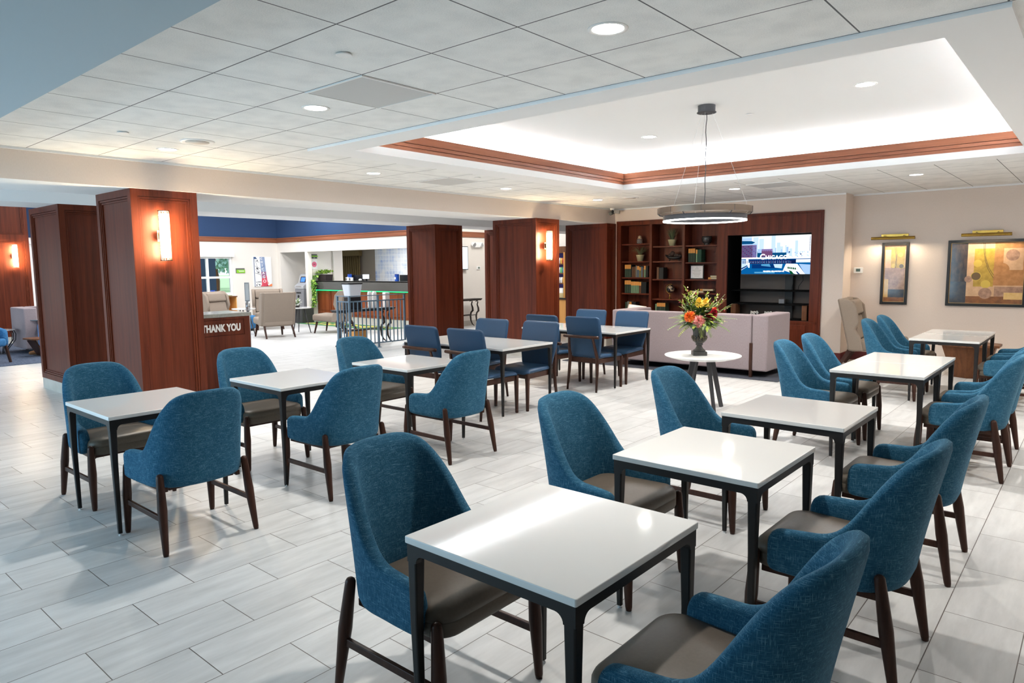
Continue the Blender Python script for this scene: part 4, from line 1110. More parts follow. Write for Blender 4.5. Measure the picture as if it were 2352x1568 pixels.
def painting(x0, z0, x1, z1, label, blocks, discs, lines, fw=.042):
    cx, cz = (x0 + x1)/2, (z0 + z1)/2; w_, h_ = x1 - x0, z1 - z0
    t = thing('painting', label, 'painting', (cx, 12.75, cz), 0, 'framed abstract paintings')
    f = MB()
    for a in ((-w_/2, -h_/2, -w_/2 + fw, h_/2), (w_/2 - fw, -h_/2, w_/2, h_/2), (-w_/2 + fw, h_/2 - fw, w_/2 - fw, h_/2), (-w_/2 + fw, -h_/2, w_/2 - fw, -h_/2 + fw)):
        f.box(a[0], -.038, a[1], a[2], 0, a[3])
    f.build('frame', M['black'], t, bevel=.003, fix=False)
    iw, ih = w_/2 - fw, h_/2 - fw; g = .005; f = MB()
    for a in ((-iw, -ih, -iw + g, ih), (iw - g, -ih, iw, ih), (-iw + g, ih - g, iw - g, ih), (-iw + g, -ih, iw - g, -ih + g)): f.box(a[0], -.028, a[1], a[2], -.004, a[3])
    f.build('gilt_fillet', mat('antique_gilt_%d' % len(bpy.data.materials), S(186, 148, 90), .4, metal=.4), t, fix=False)
    cm_ = MB(); y = -.012; ls = 0
    U = lambda u, v: (-iw + 2*iw*u, -ih + 2*ih*v)
    def put(pts, k):
        nonlocal ls
        ls += 1; cm_.add([(U(*p)[0], y - ls*.00006, U(*p)[1]) for p in pts], [tuple(range(len(pts)))], AK.index(k))
    for (u0, v0, u1, v1, k) in blocks: put([(u0, v0), (u1, v0), (u1, v1), (u0, v1)], k)
    for (u, v, r, k) in discs: put([(u + r*math.cos(a)/(2*iw), v + r*math.sin(a)/(2*ih)) for a in [2*PI*i/32 for i in range(32)]], k)
    for pts in lines:
        for a, b in zip(pts, pts[1:]):
            put([(a[0] - .004/(2*iw)*.7, a[1]), (a[0] + .004/(2*iw)*.7, a[1]), (b[0] + .004/(2*iw)*.7, b[1]), (b[0] - .004/(2*iw)*.7, b[1])], k='line')
    cm_.build('canvas', [AM[k] for k in AK], t, fix=False)
    return t
painting(-2.836, .97, -2.438, 1.981, 'tall narrow framed abstract painting in ochre and brown',
    [(0, 0, 1, 1, 'sand'), (0, .92, 1, 1, 'rust'), (0, .60, .34, .92, 'sand'), (.30, .60, .94, .95, 'ochre'), (0, .22, 1, .60, 'mauve'), (0, .08, .22, .40, 'cream'), (.22, .06, 1, .22, 'slate'), (0, 0, 1, .08, 'sienna')],
    [(.74, .83, .036, 'gold'), (.44, .635, .035, 'gold'), (.80, .63, .040, 'gold'), (.80, .63, .034, 'brown')],
    [[(.46, .96), (.52, .85), (.54, .74), (.50, .60)], [(.52, .96), (.57, .84), (.57, .72), (.54, .60)]])
painting(-1.90, .972, -.875, 1.989, 'wide framed abstract painting with an ochre panel and discs',
    [(0, 0, 1, 1, 'sand'), (.60, .30, 1, 1, 'rust'), (.72, .55, .98, .9, 'sand'), (0, 0, .235, 1, 'dark'), (0, 0, .235, .36, 'slate'), (.33, .28, .60, .90, 'ochre'), (.235, 0, 1, .12, 'sienna'), (.62, .12, 1, .28, 'mauve'), (.75, .075, 1, .185, 'cream')],
    [(.38, .66, .055, 'gold'), (.365, .45, .068, 'gold'), (.365, .45, .060, 'brown'), (.50, .32, .062, 'gold'), (.84, .79, .085, 'mauve'), (.50, .17, .085, 'mauve'), (.26, .40, .05, 'mauve'), (.70, .56, .10, 'rust')],
    [[(.445, 1), (.455, .86), (.475, .72), (.52, .57), (.60, .42)], [(.465, 1), (.47, .86), (.49, .72), (.535, .58), (.60, .47)]])
def picture_light(xc, z, L, pl, label, cant=0):
    t = thing('picture_light', label, 'lamp', (xc, 12.75, z), 0, 'brass picture lights')
    MB().box(-pl/2, -.022, .035, pl/2, 0, .085).build('backplate', M['brass'], t, bevel=.003)
    for s in (-1, 1): MB().tube([(s*pl*.35, -.02, .06), (s*pl*.35, -.09, .055), (s*pl*.35, -.13, .035)], .006, 8).build('arm', M['brass'], t, smooth=True)
    pr = [(-.15 + .03*math.cos(a), .012 + .03*math.sin(a)) for a in [math.radians(-38 + 256*i/14) for i in range(15)]]
    pr += [(-.15 + .026*math.cos(a), .012 + .026*math.sin(a)) for a in [math.radians(218 - 256*i/14) for i in range(15)]]
    MB().prism(pr, 'x', -L/2, L/2).prism([(-.15 + .03*math.cos(a), .012 + .03*math.sin(a)) for a in [math.radians(-38 + 256*i/14) for i in range(15)]], 'x', -L/2 - .002, -L/2).prism([(-.15 + .03*math.cos(a), .012 + .03*math.sin(a)) for a in [math.radians(-38 + 256*i/14) for i in range(15)]], 'x', L/2, L/2 + .002).build('hood', M['brass'], t, smooth=False, fix=False)
    MB().tube([(-L/2 + .03, -.150, .016), (L/2 - .03, -.150, .016)], .009, 10).build('lamp_tube', M['piclamp'], t)
    return t
picture_light(-2.66, 2.035, .63, .40, 'brass picture light above the tall narrow painting')
picture_light(-1.40, 2.045, .63, .39, 'brass picture light above the wide painting')
def thermostat(loc, rz, label):
    t = thing('thermostat', label, 'thermostat', loc, rz, 'wall thermostats')
    MB().prism(rrect(-.07, -.048, .07, .048, .012), 'y', -.026, 0).build('housing', M['white'], t, bevel=.004)
    MB().box(-.034, -.0275, -.022, .034, -.026, .026).build('display', mat('lcd_grey_green', S(74, 92, 78), .3), t)
    return t
thermostat((-3.19, 12.75, 1.532), 0, 'white thermostat on the beige wall left of the paintings')
thermostat((-13.6, 14.36, 1.625), PI/2, 'white thermostat beside the last column in the lobby')
# ------------------------------------------------------------------ ceiling fixtures
def spot(x, y, z, e, col=(1, .955, .89), size=140, blend=1.0, r=.06):
    l = bpy.data.lights.new('downlight_beam', 'SPOT'); l.energy = e; l.color = col; l.spot_size = math.radians(size); l.spot_blend = blend; l.shadow_soft_size = r
    o = bpy.data.objects.new('downlight_beam', l); COL.objects.link(o); o.location = (x, y, z); return o
def area(name, loc, rot, sx_, sy_, e, col=(1, 1, 1), vis=True):
    l = bpy.data.lights.new(name, 'AREA'); l.shape = 'RECTANGLE'; l.size = sx_; l.size_y = sy_; l.energy = e; l.color = col
    o = bpy.data.objects.new(name, l); COL.objects.link(o); o.location = loc; o.rotation_euler = rot
    return o
def make_down():
    t = thing('downlight', '', 'ceiling light')
    MB().lathe([(.078, -.001), (.082, -.004), (.098, -.004), (.100, 0), (.078, .0005)], n=36).build('trim_ring', M['white'], t, smooth=True)
    MB().lathe([(.002, -.0012), (.078, -.0012), (.078, .0)], n=36).build('lens', M['lamp'], t)
    return t
dn = make_down(); first = [True]
E_DN = 92
def down(x, y, label, z=HC, on=True, e=None):
    if first[0]: o = dn; first[0] = False; o.location = (x, y, z); o['label'] = label; o['group'] = 'recessed downlights'
    else: o = dup(dn, (x, y, z), 0, label, 'recessed downlights')
    if on: spot(x, y, z - .03, e or E_DN)
    return o
down(-1.92, 2.972, 'largest recessed downlight, nearest us in the tiled ceiling')
down(-4.395, 2.963, 'recessed downlight beside the perforated ceiling grille nearest us')
down(-6.90, 2.985, 'recessed downlight above the column with the big lit sconce')
down(-6.867, 5.417, 'recessed downlight between the beige beam and the near tray corner')
down(-6.825, 7.83, 'recessed downlight over the beam side, midway along the tray')
down(-6.849, 10.306, 'recessed downlight in the corner near the security camera')
down(-4.40, 10.38, 'recessed downlight just behind the ring pendant')
down(-1.97, 10.467, 'recessed downlight above the paintings wall')
down(-4.45, 7.85, 'recessed downlight in the white tray, left of the ring pendant', TZ)
down(-1.75, 6.95, 'recessed downlight in the white tray, right of the ring pendant', TZ)
for x, y in ((.55, 5.4), (.55, 7.85), (.55, 10.4)):      # the same row of fixtures goes on just past the frame
    spot(x, y, HC - .03, E_DN)
for (x, y, z, lab) in ((-3.189, 2.341, HC, 'small flat sprinkler cap in the tile nearest us'), (-6.304, 2.368, HC, 'small flat sprinkler cap near the big round ceiling speaker'), (-6.224, 6.585, HC, 'small flat sprinkler cap beside the tray edge over the beam side'), (-6.05, 10.9, HC, 'small flat sprinkler cap near the far round speaker'), (-3.0, 7.42, TZ, 'small flat sprinkler cap inside the white tray')):
    o = MB().lathe([(.042, -.012), (.044, -.010), (.044, -.007), (.03, -.006), (.03, 0)], n=28).build('sprinkler_cap', M['white'], None, smooth=False); o.location = (x, y, z); tag(o, lab, 'sprinkler', 'sprinkler caps')
for (x, y, lab) in ((-6.296, 2.989, 'round ceiling speaker near the lit column'), (-6.246, 10.385, 'round ceiling speaker near the security camera')):
    t = thing('ceiling_speaker', lab, 'speaker', (x, y, HC), 0, 'round ceiling speakers')
    MB().lathe([(.10, -.004), (.13, -.010), (.145, -.006), (.147, 0)], n=40).build('bezel', M['white'], t, smooth=True)
    MB().lathe([(.002, -.013), (.10, -.010), (.10, -.004)], n=40).build('grille', mat('speaker_grille', S(214, 208, 200), .7, bump=.5, bscale=900), t, smooth=True)
gm = bpy.data.materials.new('perforated_grille'); gm.use_nodes = True; nt = gm.node_tree; bsd = nt.nodes['Principled BSDF']
tc = N(nt, 'ShaderNodeTexCoord'); vo = N(nt, 'ShaderNodeTexVoronoi'); vo.inputs['Scale'].default_value = 75; vo.inputs['Randomness'].default_value = 0
nt.links.new(tc.outputs['Object'], vo.inputs['Vector']); r = N(nt, 'ShaderNodeValToRGB'); r.color_ramp.elements[0].position = .26; r.color_ramp.elements[0].color = S(92, 92, 94); r.color_ramp.elements[1].position = .36; r.color_ramp.elements[1].color = S(196, 197, 196)
nt.links.new(vo.outputs['Distance'], r.inputs['Fac']); nt.links.new(r.outputs['Color'], bsd.inputs['Base Color']); bsd.inputs['Roughness'].default_value = .6
for (x, y, lab) in ((-3.755, 2.961, 'perforated square ceiling grille beside the second downlight'), (-6.80, 6.62, 'perforated square ceiling grille over the beam side of the tray'), (-3.755, 10.27, 'perforated square ceiling grille beyond the ring pendant')):
    t = thing('ceiling_grille', lab, 'vent', (x, y, HC), 0, 'perforated ceiling grilles')
    MB().box(-.298, -.298, -.006, .298, .298, -.001).build('perforated_plate', gm, t)
    f = MB()
    for a in ((-.303, -.303, -.290, .303), (.290, -.303, .303, .303), (-.29, -.303, .29, -.29), (-.29, .29, .29, .303)): f.box(a[0], a[1], -.009, a[2], a[3], 0)
    f.build('border', M['white'], t, fix=False)
t = thing('security_camera', 'dark bullet security camera in the corner above the bookcase', 'camera', (-7.66, 12.06, 2.80))
MB().lathe([(.045, -.03), (.05, -.0)], n=20).build('mount', M['white'], t)
MB().tube([(0, 0, -.03), (0, 0, -.07), (.02, -.05, -.09)], .014, 8).build('bracket', M['charcoal'], t, smooth=True)
MB().tube([(-.03, .08, -.07), (.03, -.12, -.11)], .038, 14).build('body', M['charcoal'], t)
MB().tube([(.03, -.12, -.11), (.034, -.135, -.112)], .034, 14).build('lens_hood', M['black'], t)
o = MB().bar((.03, .02, -.06), (.14, .05, -.075), .06, .07).build('side_arm', mat('pale_grey_plastic', S(160, 154, 148), .5), t, bevel=.006)

# ------------------------------------------------------------------ ring pendant
PX, PY = -3.17, 6.74
t = thing('ring_pendant', 'double ring pendant lamp on thin cables under the white tray', 'lamp', (PX, PY, 2.155))
def ring(r0, r1, z0, z1, n=96):
    return MB().lathe([(r1, z0), (r1, z1), (r0, z1), (r0, z0), (r1, z0)], n=n)
def ring_build(nm, r0, r1, z0, z1, m_, bv=0):
    mb = MB(); n = 96; v = []; f = []
    for i in range(n):
        a = 2*PI*i/n; c, s = math.cos(a), math.sin(a)
        v += [(r0*c, r0*s, z0), (r1*c, r1*s, z0), (r1*c, r1*s, z1), (r0*c, r0*s, z1)]
    for i in range(n):
        j_ = (i + 1) % n
        for k in range(4): f.append((4*i + k, 4*i + (k+1) % 4, 4*j_ + (k+1) % 4, 4*j_ + k))
    mb.add(v, f)
    o = mb.build(nm, m_, t); 
    for p in o.data.polygons: p.use_smooth = True
    q = o.modifiers.new('edge', 'EDGE_SPLIT'); q.split_angle = .6
    return o
up_ = ring_build('upper_ring', .462, .472, .018, .076, M['bronze'])
for i in range(9):
    a = 2*PI*i/9 + .2; MB().bar((.4725*math.cos(a), .4725*math.sin(a), .018), (.4725*math.cos(a), .4725*math.sin(a), .076), .004, .003).build('seam', M['charcoal'], up_)
ring_build('lower_ring', .395, .418, -.050, .0, M['charcoal'])
ring_build('light_strip', .394, .4185, -.062, -.0495, M['led'])
for i in range(6):
    a = 2*PI*i/6 + .5; c, s = math.cos(a), math.sin(a)
    MB().tube([(.466*c, .466*s, .03), (.45*c, .45*s, .005), (.41*c, .41*s, -.002)], .006, 6).build('bracket', M['charcoal'], t, smooth=True)
dz = TZ - 2.155
can = MB().lathe([(.085, dz - .075), (.096, dz - .072), (.096, dz - .066), (.086, dz - .062), (.086, dz)], n=40).build('canopy', M['charcoal'], t, smooth=False)
for i in range(3):
    a = 2*PI*i/3 + .75; c, s = math.cos(a), math.sin(a)
    MB().tube([(.062*c, .062*s, dz - .072), (.466*c, .466*s, .05), (.41*c, .41*s, -.002)], .0016, 5).build('cable', M['cable'], t)
pts = [(.004*math.sin(i*1.7), .004*math.cos(i*1.3), dz - .07 - (dz - .05)*i/16) for i in range(17)]
MB().tube(pts, .0042, 6).build('cord', M['charcoal'], t, smooth=True)
MB().tube([(-.40 + .03*i, .08*math.sin(i*.4) - .1, .012 + .006*math.sin(i*1.3)) for i in range(10)], .006, 6).build('wiring', M['black'], t, smooth=True)

# ------------------------------------------------------------------ wall sconces on the columns
def sconce(loc, label):
    t = thing('wall_sconce', label, 'lamp', loc, PI/2, 'glass column sconces')    # local -y faces out
    MB().box(-.05, -.012, -.06, .05, 0, .06).box(-.03, -.045, -.045, .03, -.012, .045).build('mount', M['bronze'], t, bevel=.003)
    f = MB(); yc = -.085
    for z in (-.262, .262):
        f.prism([(.060*math.cos(a), yc + .060*math.sin(a)) for a in [2*PI*i/8 + PI/8 for i in range(8)]], 'z', z - .005, z + .005)
    for i in range(4):
        a = PI/4 + PI/2*i; f.tube([(.058*math.cos(a), yc + .058*math.sin(a), -.262), (.058*math.cos(a), yc + .058*math.sin(a), .262)], .003, 6)
    f.build('frame', M['bronze'], t, fix=False)
    g = MB()
    for i in range(14):
        a = 2*PI*i/14; g.tube([(.051*math.cos(a), yc + .051*math.sin(a), -.256), (.051*math.cos(a), yc + .051*math.sin(a), .256)], .0045, 6)
    g.build('glass_rods', gj, t, smooth=True, fix=False)
    MB().lathe([(.036, -.232), (.038, -.228), (.038, .228), (.036, .232)], (0, yc, 0), 24).build('diffuser', M['sconce'], t)
    return t
sconce((-7.763, 3.235, 2.015), 'lit glass sconce on the nearest wood column')
sconce((-7.703, 9.91, 2.018), 'lit glass sconce on the column behind the long navy tables')
sconce((-18.98, 4.62, 2.0), 'lit glass sconce on the far wood pier at the left edge')

# ------------------------------------------------------------------ urn and flowers on the round table
UX, UY, UZ = -3.47, 7.31, .625
t = thing('flower_urn', 'dark classical urn with a square foot on the round white table', 'urn', (UX, UY, UZ), .62)
um = mat('weathered_black_metal', S(30, 30, 32), .5, col2=S(58, 54, 48), nscale=30, bump=.3, bscale=60)
ug = mat('gilt_relief', S(128, 110, 76), .5, col2=S(40, 36, 34), nscale=50)
MB().prism(rrect(-.078, -.078, .078, .078, .006, 2), 'z', 0, .045).build('foot', um, t, bevel=.004)
MB().lathe([(.062, .045), (.070, .052), (.066, .060), (.045, .075), (.032, .10), (.030, .112), (.040, .118), (.042, .128), (.036, .134), (.045, .142), (.068, .165), (.080, .19), (.080, .205), (.070, .235), (.072, .27), (.088, .31), (.118, .335), (.138, .342), (.142, .350), (.136, .356), (.11, .352), (.09, .33)], n=56, fn=lambda a, z: 1 + (.035*math.sin(12*a) if .13 < z < .34 else 0)).build('bowl', um, t, smooth=True)
rl = MB()
for i in range(16):
    a = 2*PI*i/16; c, s = math.cos(a), math.sin(a)
    for k in range(5):
        z = .15 + .014*k; r = interp([(.142, .047), (.165, .071), (.19, .084), (.215, .08)], z); b = a + (.09 if k % 2 else -.09)
        rl.tube([(r*math.cos(a), r*math.sin(a), z), ((r + .004)*math.cos(b), (r + .004)*math.sin(b), z + .018)], .0038, 5)
rl.build('relief', ug, t, smooth=True, fix=False)

fl = thing('flower_arrangement', 'bouquet of dahlias, berries and fern leaves in the dark urn', 'flowers', (UX, UY, UZ + .345))
R = random.Random(21)
def leaf_mesh(m, base, d, L, wd, n=5, bend=.3, mi=0):
    base = Vector(base); d = Vector(d).normalized(); up = Vector((0, 0, 1)); s = d.cross(up)
    if s.length < .05: s = Vector((1, 0, 0))
    s.normalize(); nn = s.cross(d).normalized(); v = []; f = []
    for k in range(n + 1):
        t_ = k/n; p = base + d*(L*t_) - nn*(bend*L*t_*t_)*(1 if nn.z > 0 else -1) ; q = wd*math.sin(PI*min(.97, t_*.9 + .08))
        v += [p - s*q*.5, p + nn*(.12*q), p + s*q*.5]
    for k in range(n): f += [(3*k, 3*k+1, 3*k+4, 3*k+3), (3*k+1, 3*k+2, 3*k+5, 3*k+4)]
    m.add(v, f, mi)
GM = [mat('leaf_mid_green', S(86, 114, 48), .55, col2=S(112, 138, 64), nscale=60), mat('leaf_dark_green', S(36, 62, 36), .55, col2=S(52, 80, 44), nscale=60), mat('leaf_lime', S(140, 156, 56), .55, col2=S(168, 178, 84), nscale=60), mat('leaf_sage', S(116, 132, 92), .6, col2=S(138, 150, 108), nscale=60)]
fo = MB()
def dirn(az, el): return Vector((math.cos(el)*math.cos(az), math.cos(el)*math.sin(az), math.sin(el)))
for i in range(420):      # body of mixed leaves
    az = R.random()*2*PI; el = R.uniform(-.15, 1.35); d = dirn(az, el); r = R.uniform(.02, .19)
    leaf_mesh(fo, d*r + Vector((0, 0, .03)), (d + Vector((R.uniform(-.4, .4), R.uniform(-.4, .4), R.uniform(-.3, .3)))), R.uniform(.07, .13), R.uniform(.028, .056), bend=R.uniform(0, .5), mi=R.choice([0, 0, 1, 2, 3, 2]))
def frond(az, el, L, mi, wd=.018, n=14, droop=.5, lw=.06):
    d = dirn(az, el); p = Vector((d.x*.05, d.y*.05, .02)); pts = [p.copy()]
    for k in range(n):
        d = (d + Vector((0, 0, -droop/n))).normalized(); p = p + d*(L/n); pts.append(p.copy())
    fo.tube(pts, .002, 5, m=mi)
    for k in range(2, n + 1):
        dd = (pts[k] - pts[k-1]).normalized(); s = dd.cross(Vector((0, 0, 1))).normalized(); q = lw*(1 - .75*k/n) + .008
        for sg in (-1, 1): leaf_mesh(fo, pts[k], s*sg + dd*.6, q, wd*(1 - .5*k/n), n=3, bend=.15, mi=mi)
VA = math.atan2(-UY, -UX)     # azimuth towards the viewer
for az, el, L, mi, dr in ((VA + .5, -.1, .26, 0, .9), (VA + .1, -.1, .24, 2, 1.1), (VA - .8, .05, .30, 2, 1.0), (VA - 1.35, .25, .32, 0, .9), (VA + 1.3, .2, .30, 0, .9), (VA + 1.7, .45, .36, 3, .6), (VA + 1.45, .75, .38, 3, .3), (VA + 2.2, .5, .33, 0, .6), (VA - 2.2, .5, .32, 0, .6), (VA + 3.1, .6, .34, 3, .5), (VA + 1.6, 1.0, .40, 3, .2), (VA - 1.6, .5, .30, 2, .6)):
    frond(az, el, L, mi, droop=dr)
def sprig(az, el, L, tip, mi=2, n=9, bend=.1):
    d = dirn(az, el); p = Vector((0, 0, .05)); pts = [p.copy()]
    for k in range(n):
        d = (d + Vector((0, 0, bend/n))).normalized(); p = p + d*(L/n); pts.append(p.copy())
    fo.tube(pts, .0024, 5, m=0)
    for k in range(4, n + 1):
        for q in range(2):
            a = R.random()*2*PI; leaf_mesh(fo, pts[k], (pts[k] - pts[k-1]).normalized()*1.2 + Vector((math.cos(a), math.sin(a), .2))*.8, tip*R.uniform(.9, 1.4), tip*.42, n=4, bend=.1, mi=mi)
    return pts
SPR = [sprig(*q) for q in ((VA - 1.2, 1.12, .40, .05), (VA + 1.45, .70, .34, .05), (VA + 1.5, .42, .32, .05), (VA - .9, 1.15, .33, .045), (VA - 1.3, .98, .32, .045), (VA - .4, 1.3, .34, .045), (VA + 1.5, .95, .33, .045), (VA + 1.7, -.1, .27, .045), (VA + 2.6, 1.1, .32, .045), (VA - 2.6, 1.05, .32, .045), (VA - 1.4, .75, .30, .05))]
fo.build('foliage', GM, fl, smooth=True, fix=False)
by = MB()
for pts in SPR:
    for k in range(4, len(pts)):
        for q in range(2): by.sphere(pts[k] + Vector((R.uniform(-.02, .02), R.uniform(-.02, .02), R.uniform(-.02, .02))), R.uniform(.005, .0085), 8, 5, m=R.choice([0, 0, 1]))
for i in range(40):
    d = dirn(VA + R.uniform(-1.3, 1.3), R.uniform(.2, 1.2)); by.sphere(d*R.uniform(.17, .21) + Vector((0, 0, .03)), R.uniform(.005, .008), 8, 5, m=R.choice([0, 0, 1]))
bo = by.build('berries', [mat('cream_berry', S(222, 196, 168), .5), mat('red_berry', S(170, 52, 48), .5)], fl, smooth=True, fix=False); bo['kind'] = 'stuff'
def dahlia(pos, nrm, rad, c1, c2, label, layers=6):
    m = MB(); nrm = Vector(nrm).normalized(); q = nrm.to_track_quat('Z', 'Y'); rr_ = random.Random(int(rad*1e4))
    for L_ in range(layers):
        n = 8 + 3*(layers - L_); tilt = math.radians(5 + 72*L_/(layers - 1)); pl_ = rad*(1 - .5*L_/layers)
        for i in range(n):
            a = 2*PI*(i + .5*(L_ % 2))/n + rr_.uniform(-.1, .1); tl = tilt + rr_.uniform(-.12, .12); w_ = rad*.26
            rows = []
            for k in range(5):
                u = k/4; rr2 = .12*rad + pl_*u*math.cos(tl); z = .015*L_ + pl_*u*math.sin(tl) - .10*rad*u*u*math.cos(tl); ww = w_*math.sin(PI*(.12 + .80*u))
                c, s = math.cos(a), math.sin(a)
                rows.append([(rr2*c - ww/2*-s*-1, rr2*s - ww/2*c, z + .25*ww), (rr2*c, rr2*s, z), (rr2*c - ww/2*s, rr2*s + ww/2*c, z + .25*ww)])
            v = [p for r_ in rows for p in r_]
            for k in range(5):
                c, s = math.cos(a), math.sin(a); rr2, z = math.hypot(v[3*k+1][0], v[3*k+1][1]), v[3*k+1][2]; ww = w_*math.sin(PI*(.12 + .80*k/4))
                v[3*k] = (rr2*c + ww/2*s, rr2*s - ww/2*c, z + .25*ww); v[3*k+2] = (rr2*c - ww/2*s, rr2*s + ww/2*c, z + .25*ww)
            f = []
            for k in range(4): f += [(3*k, 3*k+1, 3*k+4, 3*k+3), (3*k+1, 3*k+2, 3*k+5, 3*k+4)]
            m.add(v, f, 0 if (i + L_) % 3 else 1)
    m.v = [tuple(q @ Vector(p) + Vector(pos)) for p in m.v]
    o = m.build('dahlia', [c1, c2], fl, smooth=True, fix=False); o['label'] = label
    return o
right = Vector((.758, .651, 0)); tow = Vector((UX, UY, 0)).normalized()*-1
def at(u, h, dep): return right*u + tow*dep + Vector((0, 0, h))
pm_ = lambda n, c: mat(n, c, .6)
dahlia(at(-.105, .10, .13), tow + right*-.35 + Vector((0, 0, .25)), .066, pm_('orange_petal', S(226, 96, 30)), pm_('amber_petal', S(240, 150, 50)), 'orange dahlia')
dahlia(at(-.010, .055, .17), tow + Vector((0, 0, .15)), .068, pm_('pink_petal', S(226, 140, 134)), pm_('blush_petal', S(240, 186, 176)), 'pale pink dahlia')
dahlia(at(.125, .125, .10), tow + right*.5 + Vector((0, 0, .4)), .066, pm_('crimson_petal', S(140, 14, 34)), pm_('ruby_petal', S(178, 28, 46)), 'crimson dahlia')
dahlia(at(.148, .165, .08), tow + right*.5 + Vector((0, 0, .7)), .036, pm_('scarlet_petal', S(214, 66, 30)), pm_('coral_petal', S(232, 96, 44)), 'small scarlet flower', 4)
dahlia(at(-.01, .235, .06), tow*.6 + Vector((0, 0, 1)), .055, pm_('yellow_petal', S(234, 196, 60)), pm_('lemon_petal', S(242, 214, 98)), 'yellow flower', 5)
dahlia(at(.05, .235, .05), tow*.6 + right*.4 + Vector((0, 0, 1)), .050, bpy.data.materials['yellow_petal'], bpy.data.materials['lemon_petal'], 'yellow flower', 5)
# ------------------------------------------------------------------ thank-you cabinet and stand beside it
t = thing('waste_cabinet', 'wood waste cabinet with white THANK YOU lettering beside the lit column', 'cabinet', (-9.3, 4.60, 0), PI/2)
hw = .42
m = MB().box(-hw, .0, .0, hw, .60, .99)
m.build('body', M['wood_z'], t)
f = MB()
f.box(-hw, -.012, 0, hw, 0, .73).box(-hw, -.012, .955, hw, 0, .99).box(.335, -.012, .73, hw, 0, .955).box(-hw, -.012, .73, -.335, 0, .955)
f.build('face_frame', M['wood_z'], t, fix=False)
MB().box(-.328, -.010, .737, .328, -.001, .948).build('flap_door', M['wood_z'], t)
MB().box(-hw - .02, -.03, .99, hw + .02, .63, 1.04).build('stone_top', mat('grey_green_stone', S(142, 144, 138), .18, col2=S(164, 166, 160), nscale=30), t, bevel=.003)
put_text('lettering', 'THANK YOU', .135, M['white'], t, (.0, -.012, .835), .003, .006, space=1.05, width=.555)
t = thing('sign_stand', 'slim chrome stand with a narrow upright plate behind the waste cabinet', 'stand', (-9.95, 5.36, 0))
MB().lathe([(.15, 0), (.15, .012), (.03, .02), (.03, .04)], n=28).build('base', M['steel'], t)
MB().tube([(0, 0, .03), (0, 0, 1.02)], .024, 16).build('pole', M['steel'], t, smooth=True)
MB().tube([(0, 0, 1.02), (0, 0, 1.16)], .034, 16).build('collar', M['steel'], t, smooth=True)
q = MB().box(-.035, -.012, 1.16, .035, .012, 1.45).build('plate', mat('pale_aluminium', S(184, 188, 194), .5, metal=.2), t, bevel=.004)
MB().box(-.025, -.014, 1.18, .025, -.012, 1.43).build('insert', mat('pale_insert', S(224, 228, 232), .4), q)
q.rotation_euler = (0, 0, .95)

# ------------------------------------------------------------------ window wall
LW = PI/2
t = thing('wall_sign', 'green and grey room sign between the lobby window and the artwork', 'sign', (WX, 10.847, 1.61), LW)
MB().box(-.143, -.02, -.075, .143, 0, .075).build('backing', mat('sign_grey', S(96, 96, 92), .5), t, bevel=.002)
MB().box(-.125, -.026, -.07, .150, -.02, .028).build('green_panel', mat('sign_green', S(128, 190, 40), .5), t)
MB().box(-.07, -.027, -.005, .12, -.026, .005).box(-.05, -.027, -.035, .12, -.026, -.025).build('text_line', M['white'], t, fix=False)
t = thing('canvas_print', 'canvas print of a tall CHICAGO theatre sign on the window wall', 'picture', (WX, 11.60, 1.568), LW)
aw, ah = .302, .468
MB().box(-aw, -.03, -ah, aw, 0, ah).build('canvas', mat('canvas_white', S(238, 238, 238), .8), t)
am_ = [mat('print_blue', S(112, 134, 172), .8, col2=S(160, 172, 200), nscale=9), mat('print_red', S(206, 62, 84), .8, col2=S(226, 96, 112), nscale=9), mat('print_navy', S(62, 86, 124), .8), mat('print_ink', S(70, 70, 78), .8), mat('print_orange', S(238, 132, 78), .8), mat('print_violet', S(150, 108, 140), .8)]
g = MB()
def ap(pts, k, l): g.add([(-aw + 2*aw*u, -.0305 - l*.0001, -ah + 2*ah*v) for u, v in pts], [tuple(range(len(pts)))], k)
ap([(.34, 1), (.62, 1), (.68, .5), (.40, .5)], 0, 1); ap([(.40, .5), (.68, .5), (.71, .26), (.42, .26)], 5, 1); ap([(.42, .28), (.72, .28), (.75, .01), (.40, .01)], 1, 2)
ap([(.64, .36), (.70, .36), (.77, .02), (.71, .02)], 1, 3); ap([(.36, .0), (.80, 0), (.80, .04), (.36, .04)], 1, 3)
ap([(0, 0), (.035, 0), (.035, 1), (0, 1)], 2, 1); ap([(.03, .93), (.2, .93), (.12, 1), (.03, 1)], 2, 2)
ap([(.76, .0), (1, 0), (1, .09), (.86, .05)], 4, 1); ap([(.75, .18), (.82, .10), (.78, .08)], 4, 1)
for a, b in (((.06, .92), (.38, .34)), ((.06, .70), (.36, .60)), ((.08, .16), (.40, .14)), ((.08, .60), (.24, .42)), ((.12, .86), (.30, .82)), ((.10, .14), (.32, .02)), ((.16, .62), (.20, .50)), ((.20, .16), (.40, .17)), ((.06, .46), (.36, .40))):
    dx, dy = (b[1]-a[1])*.012, -(b[0]-a[0])*.012; w_ = .006
    l_ = math.hypot(b[0]-a[0], b[1]-a[1]); nx_, ny_ = -(b[1]-a[1])/l_*w_, (b[0]-a[0])/l_*w_
    ap([(a[0]+nx_, a[1]+ny_), (a[0]-nx_, a[1]-ny_), (b[0]-nx_, b[1]-ny_), (b[0]+nx_, b[1]+ny_)], 3, 4)
for u, v in ((.20, .60), (.16, .62), (.24, .48), (.20, .88), (.28, .06), (.12, .05)): ap([(u-.03, v-.02), (u+.03, v-.025), (u+.035, v+.02), (u-.02, v+.025)], 3, 4)
g.build('artwork', am_, t, fix=False)
